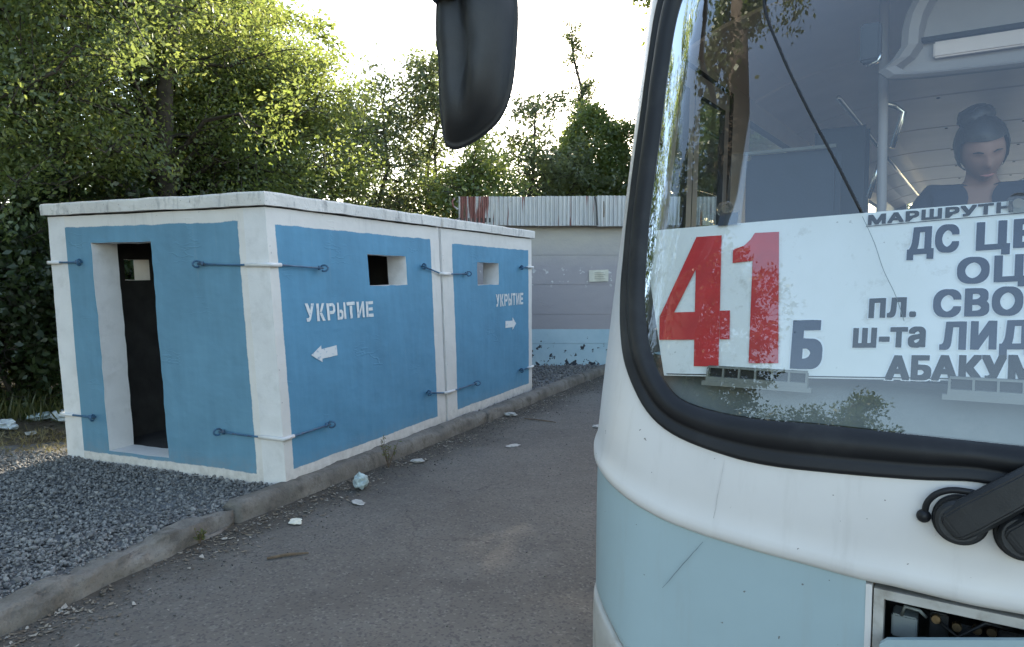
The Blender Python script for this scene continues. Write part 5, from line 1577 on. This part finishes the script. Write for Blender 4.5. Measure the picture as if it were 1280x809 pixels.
for (u, z, lb) in ((-.742, 1.955, 'clear suction cup on the windscreen above the red numerals, beside a plastic strip'), (.066, 1.930, 'clear suction cup on the windscreen over the last letters of the heading')):
    so = empty('suction_cup'); so.matrix_basis = bmat @ Matrix.Translation(bw(u, z, -.012)); tag(so, lb, 'suction cup', 'suction cups holding the route board')
    m = MB(); m.disc((0, 0, 0), (0, 1, .2), .028, .006, 28, .3); m.build('cup', M['clear'], so)
    m = MB(); m.disc((0, .006, 0), (0, 1, .2), .013, .014, 20, .2); m.build('knob', M['steel'], so)
m = MB(); tt = [(u, z) for z in np.linspace(1.90, 2.145, 8) for u in (-.742 + (z - 1.9) * .02, -.686 + (z - 1.9) * .02)]
m.grid([bmat @ bw(u, z, -.016) for u, z in tt], 8, 2)
tag(m.build('plastic_strip', M['clear']), 'clear plastic strip hanging inside the windscreen above the route board', 'strip')
m = MB(); m.add([bmat @ bw(u, z, bd_o + .006) for u, z in ((-.765, 1.90), (-.700, 1.905), (-.697, 1.945), (-.760, 1.942))], [(0, 1, 2, 3)])
tag(m.build('tape_patch', M['darkblue']), 'dark blue strip of tape folded over the top edge of the route board', 'tape')
cp = [(-.64, 2.86), (-.668, 2.67), (-.60, 2.48), (-.50, 2.27), (-.40, 2.08), (-.318, 1.917)]
m = MB(); m.tube([bmat @ fu(p.x, p.y, .003) for p in smooth_loop([Vector((a, b_, 0)) for a, b_ in cp], 40, closed=False)], .0046, 8)
tag(m.build('cable', M['rubber'], smooth=True), 'thin black cable lying slantwise across the windscreen down to the route board', 'cable')
m = MB(); cr = [(-.318, 1.91), (-.285, 1.83), (-.25, 1.75), (-.216, 1.675), (-.195, 1.60)]
cr = smooth_loop([Vector((a + .004 * math.sin(i * 2), b_, 0)) for i, (a, b_) in enumerate(cr)], 20, closed=False)
m.tube([fu(p.x, p.y, -.002) for p in cr], .0011, 4)
m.build('glass_crack', M['scr2'], bus)

# ------------------------------------------------------------------ the woman at the wheel, head bowed
pr = empty('person'); pr.matrix_basis = bmat @ Matrix.Translation((-.030, 1.10, .87))
tag(pr, 'woman with dark hair in a bun and a navy V-neck, looking down behind the windscreen', 'person')

def skin_mesh(verts, edges, radii, sub=2, root=0):
    me = bpy.data.meshes.new('body'); me.from_pydata(verts, edges, []); me.update()
    o = bpy.data.objects.new('body', me); COL.objects.link(o)
    md = o.modifiers.new('skin', 'SKIN'); md.use_smooth_shade = True
    for i, r_ in enumerate(radii):
        sv_ = me.skin_vertices[0].data[i]
        sv_.radius = r_ if isinstance(r_, tuple) else (r_, r_)
        sv_.use_root = (i == root)
    if sub:
        sb = o.modifiers.new('sub', 'SUBSURF'); sb.levels = sub; sb.render_levels = sub
    dg = bpy.context.evaluated_depsgraph_get()
    out = bpy.data.meshes.new_from_object(o.evaluated_get(dg))
    bpy.data.objects.remove(o); bpy.data.meshes.remove(me)
    return out
V, E, RD = [], [], []
def jt(p, r_, par=None):
    V.append(p); RD.append(r_)
    if par is not None: E.append((par, len(V) - 1))
    return len(V) - 1
pel = jt((0, .06, .62), (.165, .12))
wai = jt((0, .05, .82), (.125, .10), pel)
che = jt((0, .04, 1.02), (.15, .105), wai)
upc = jt((0, .035, 1.15), (.125, .085), che)
nk0 = jt((0, .015, 1.205), (.058, .056), upc)
nk1 = jt((0, -.02, 1.275), .052, nk0)
hd0 = jt((0, -.045, 1.33), .06, nk1)
for sg in (-1, 1):
    sh_ = jt((sg * .15, .035, 1.165), .062, upc)
    so_ = jt((sg * .195, .03, 1.105), .055, sh_)
    el = jt((sg * .245, -.06, .86), .040, so_)
    wr = jt((sg * .16, -.29, .80), .026, el)
    pa = jt((sg * .145, -.35, .80), (.034, .016), wr)
    hp_ = jt((sg * .10, .02, .60), .10, pel)
    kn = jt((sg * .13, -.38, .60), .066, hp_)
    an = jt((sg * .13, -.36, .13), .042, kn)
    ft = jt((sg * .14, -.50, .05), (.045, .03), an)
    for k, (dx, L_) in enumerate(((-.024, .072), (-.008, .082), (.008, .076), (.023, .06))):
        b_0 = jt((sg * .145 + dx, -.375, .80), .0095, pa)
        b_1 = jt((sg * .145 + dx * 1.1, -.375 - L_ * .55, .795 + .002 * k), .0088, b_0)
        jt((sg * .145 + dx * 1.1, -.375 - L_ * .85, .765), .0075, b_1)
    t_0 = jt((sg * .145 - sg * .036, -.335, .795), .011, pa)
    jt((sg * .145 - sg * .052, -.375, .785), .0085, t_0)
body_me = skin_mesh(V, E, RD, 2)
bmh = bmesh.new(); bmh.from_mesh(body_me)
# head: lofted and shaped, tilted down
tilt = Matrix.Translation((0, -.060, 1.330)) @ Matrix.Rotation(R(32), 4, 'X') @ Matrix.Rotation(R(14), 4, 'Z')
hb = bmesh.new(); bmesh.ops.create_uvsphere(hb, u_segments=48, v_segments=36, radius=1)
def g_(x, z, cx, cz, sx, sz): return math.exp(-((x - cx) / sx) ** 2 - ((z - cz) / sz) ** 2)
for v in hb.verts:
    x, y, z = v.co
    px, py, pz = x * .074, y * .095, z * .112
    if z < -.1:
        t = min(1, (-z - .1) / .9); px *= 1 - .34 * t ** 1.3; py = py * (1 - .12 * t) - .012 * t
    if y < 0:
        f = -y
        py += f * (-.020 * g_(px, pz, 0, -.018, .011, .020) - .010 * g_(px, pz, 0, .004, .008, .03)     # nose and bridge
                   + .013 * (g_(px, pz, -.031, .012, .017, .011) + g_(px, pz, .031, .012, .017, .011))        # eye sockets
                   - .006 * (g_(px, pz, -.031, .008, .010, .006) + g_(px, pz, .031, .008, .010, .006))        # lids
                   - .006 * (g_(px, pz, -.03, .032, .02, .007) + g_(px, pz, .03, .032, .02, .007))            # brow
                   - .007 * g_(px, pz, 0, -.054, .020, .006) - .006 * g_(px, pz, 0, -.066, .017, .006) + .005 * g_(px, pz, 0, -.060, .022, .0025)
                   - .008 * g_(px, pz, 0, -.094, .022, .014))
    v.co = tilt @ Vector((px, py, pz))
for sg in (-1, 1):
    eb = bmesh.new(); bmesh.ops.create_uvsphere(eb, u_segments=12, v_segments=8, radius=1)
    for v in eb.verts: v.co = tilt @ Vector((sg * .074 + v.co.x * .009, .012 + v.co.y * .018, -.005 + v.co.z * .030))
    t_ = bpy.data.meshes.new('ear'); eb.to_mesh(t_); eb.free(); bmh.from_mesh(t_); bpy.data.meshes.remove(t_)
t_ = bpy.data.meshes.new('head'); hb.to_mesh(t_); hb.free(); bmh.from_mesh(t_); bpy.data.meshes.remove(t_)
jm = bpy.data.meshes.new('body'); bmh.to_mesh(jm); bmh.free()
def remesh(me, vox, name):
    o = bpy.data.objects.new(name, me); COL.objects.link(o)
    md = o.modifiers.new('r', 'REMESH'); md.mode = 'VOXEL'; md.voxel_size = vox
    s2 = o.modifiers.new('s', 'SMOOTH'); s2.iterations = 2; s2.factor = .4
    dg = bpy.context.evaluated_depsgraph_get()
    out = bpy.data.meshes.new_from_object(o.evaluated_get(dg)); bpy.data.objects.remove(o)
    out.materials.clear()
    return out
skin_o = link('body', remesh(jm, .0075, 'body'), M['skin'], pr, True)
# clothing from the same skeleton, a little larger
idx_t = [i for i in range(len(V))]
def garment(keep, grow, name, mat, cut=None):
    mp = {k: i for i, k in enumerate(keep)}
    vs = [V[k] for k in keep]; es = [(mp[a], mp[b_]) for a, b_ in E if a in mp and b_ in mp]
    rr = [tuple(c + grow for c in RD[k]) if isinstance(RD[k], tuple) else RD[k] + grow for k in keep]
    me = skin_mesh(vs, es, rr, 2)
    bm = bmesh.new(); bm.from_mesh(me)
    if cut:
        bmesh.ops.delete(bm, geom=[f for f in bm.faces if cut(f.calc_center_median())], context='FACES')
    me2 = bpy.data.meshes.new(name); bm.to_mesh(me2); bm.free(); me2.materials.clear()
    return link(name, me2, mat, pr, True)
arms = [i for i, p in enumerate(V) if (abs(abs(p[0]) - .15) < 1e-6 and p[2] > 1.1) or abs(abs(p[0]) - .195) < 1e-6 or abs(abs(p[0]) - .245) < 1e-6]
garment([pel, wai, che, upc, nk0] + arms, .012, 'shirt', M['shirt'],
        lambda c: (c.z > 1.245) or (c.y < .02 and c.z > 1.10 and abs(c.x) < (c.z - 1.10) * .5))
legs = [i for i, p in enumerate(V) if abs(abs(p[0]) - .10) < 1e-6 and p[2] == .60] + [i for i, p in enumerate(V) if abs(abs(p[0]) - .13) < 1e-6]
garment([pel] + legs, .014, 'trousers', M['trousers'])
# hair: cap drawn back to a bun on the crown
hbm = bmesh.new(); bmesh.ops.create_uvsphere(hbm, u_segments=40, v_segments=28, radius=1)
dele = []
for v in hbm.verts:
    x, y, z = v.co
    r_ = 1 + .035 * noise.noise(Vector((x * 16, y * 3, z * 4))) + .03 * noise.noise(Vector((x * 2, y * 2, z * 2 + 4)))
    v.co = tilt @ Vector((x * .090 * r_, .012 + y * .103 * r_, .018 + z * .118 * r_))
bmesh.ops.delete(hbm, geom=[f for f in hbm.faces if (lambda c: c.y < -.035 + .9 * max(0, c.z - .050) * -1.0 and c.z < .066 or c.z < -.055)(tilt.inverted() @ f.calc_center_median())], context='FACES')
bun = bmesh.new(); bmesh.ops.create_uvsphere(bun, u_segments=24, v_segments=16, radius=1)
for v in bun.verts:
    x, y, z = v.co
    r_ = 1 + .16 * noise.noise(Vector((x * 3, y * 3, z * 7))) + .12 * noise.noise(Vector((x * 1.2 + 3, y, z * 2)))
    v.co = tilt @ Vector((-.012 + x * .060 * r_ + .012 * z, .048 + y * .056 * r_, .119 + z * .041 * r_))
t_ = bpy.data.meshes.new('b'); bun.to_mesh(t_); bun.free(); hbm.from_mesh(t_); bpy.data.meshes.remove(t_)
hm = bpy.data.meshes.new('hair'); hbm.to_mesh(hm); hbm.free(); link('hair', hm, M['hair'], pr, True)
br = MB()
for sg in (-1, 1):
    br.tube([tilt @ Vector((sg * x, y, z)) for x, y, z in ((.016, -.092, .030), (.030, -.091, .036), (.046, -.080, .031))], [.0022, .003, .0018], 6)
br.build('eyebrows', M['hair'], skin_o)
M['lips'] = plain('lips', (.42, .16, .14), .45, .05, 20, 0)
lp_ = MB(); lp_.tube([tilt @ Vector((x, y, z)) for x, y, z in ((-.022, -.083, -.0605), (-.01, -.0915, -.059), (0, -.0925, -.0605), (.01, -.0915, -.059), (.022, -.083, -.0605))], [.0015, .004, .0045, .004, .0015], 8)
lp_.build('lips', M['lips'], skin_o)
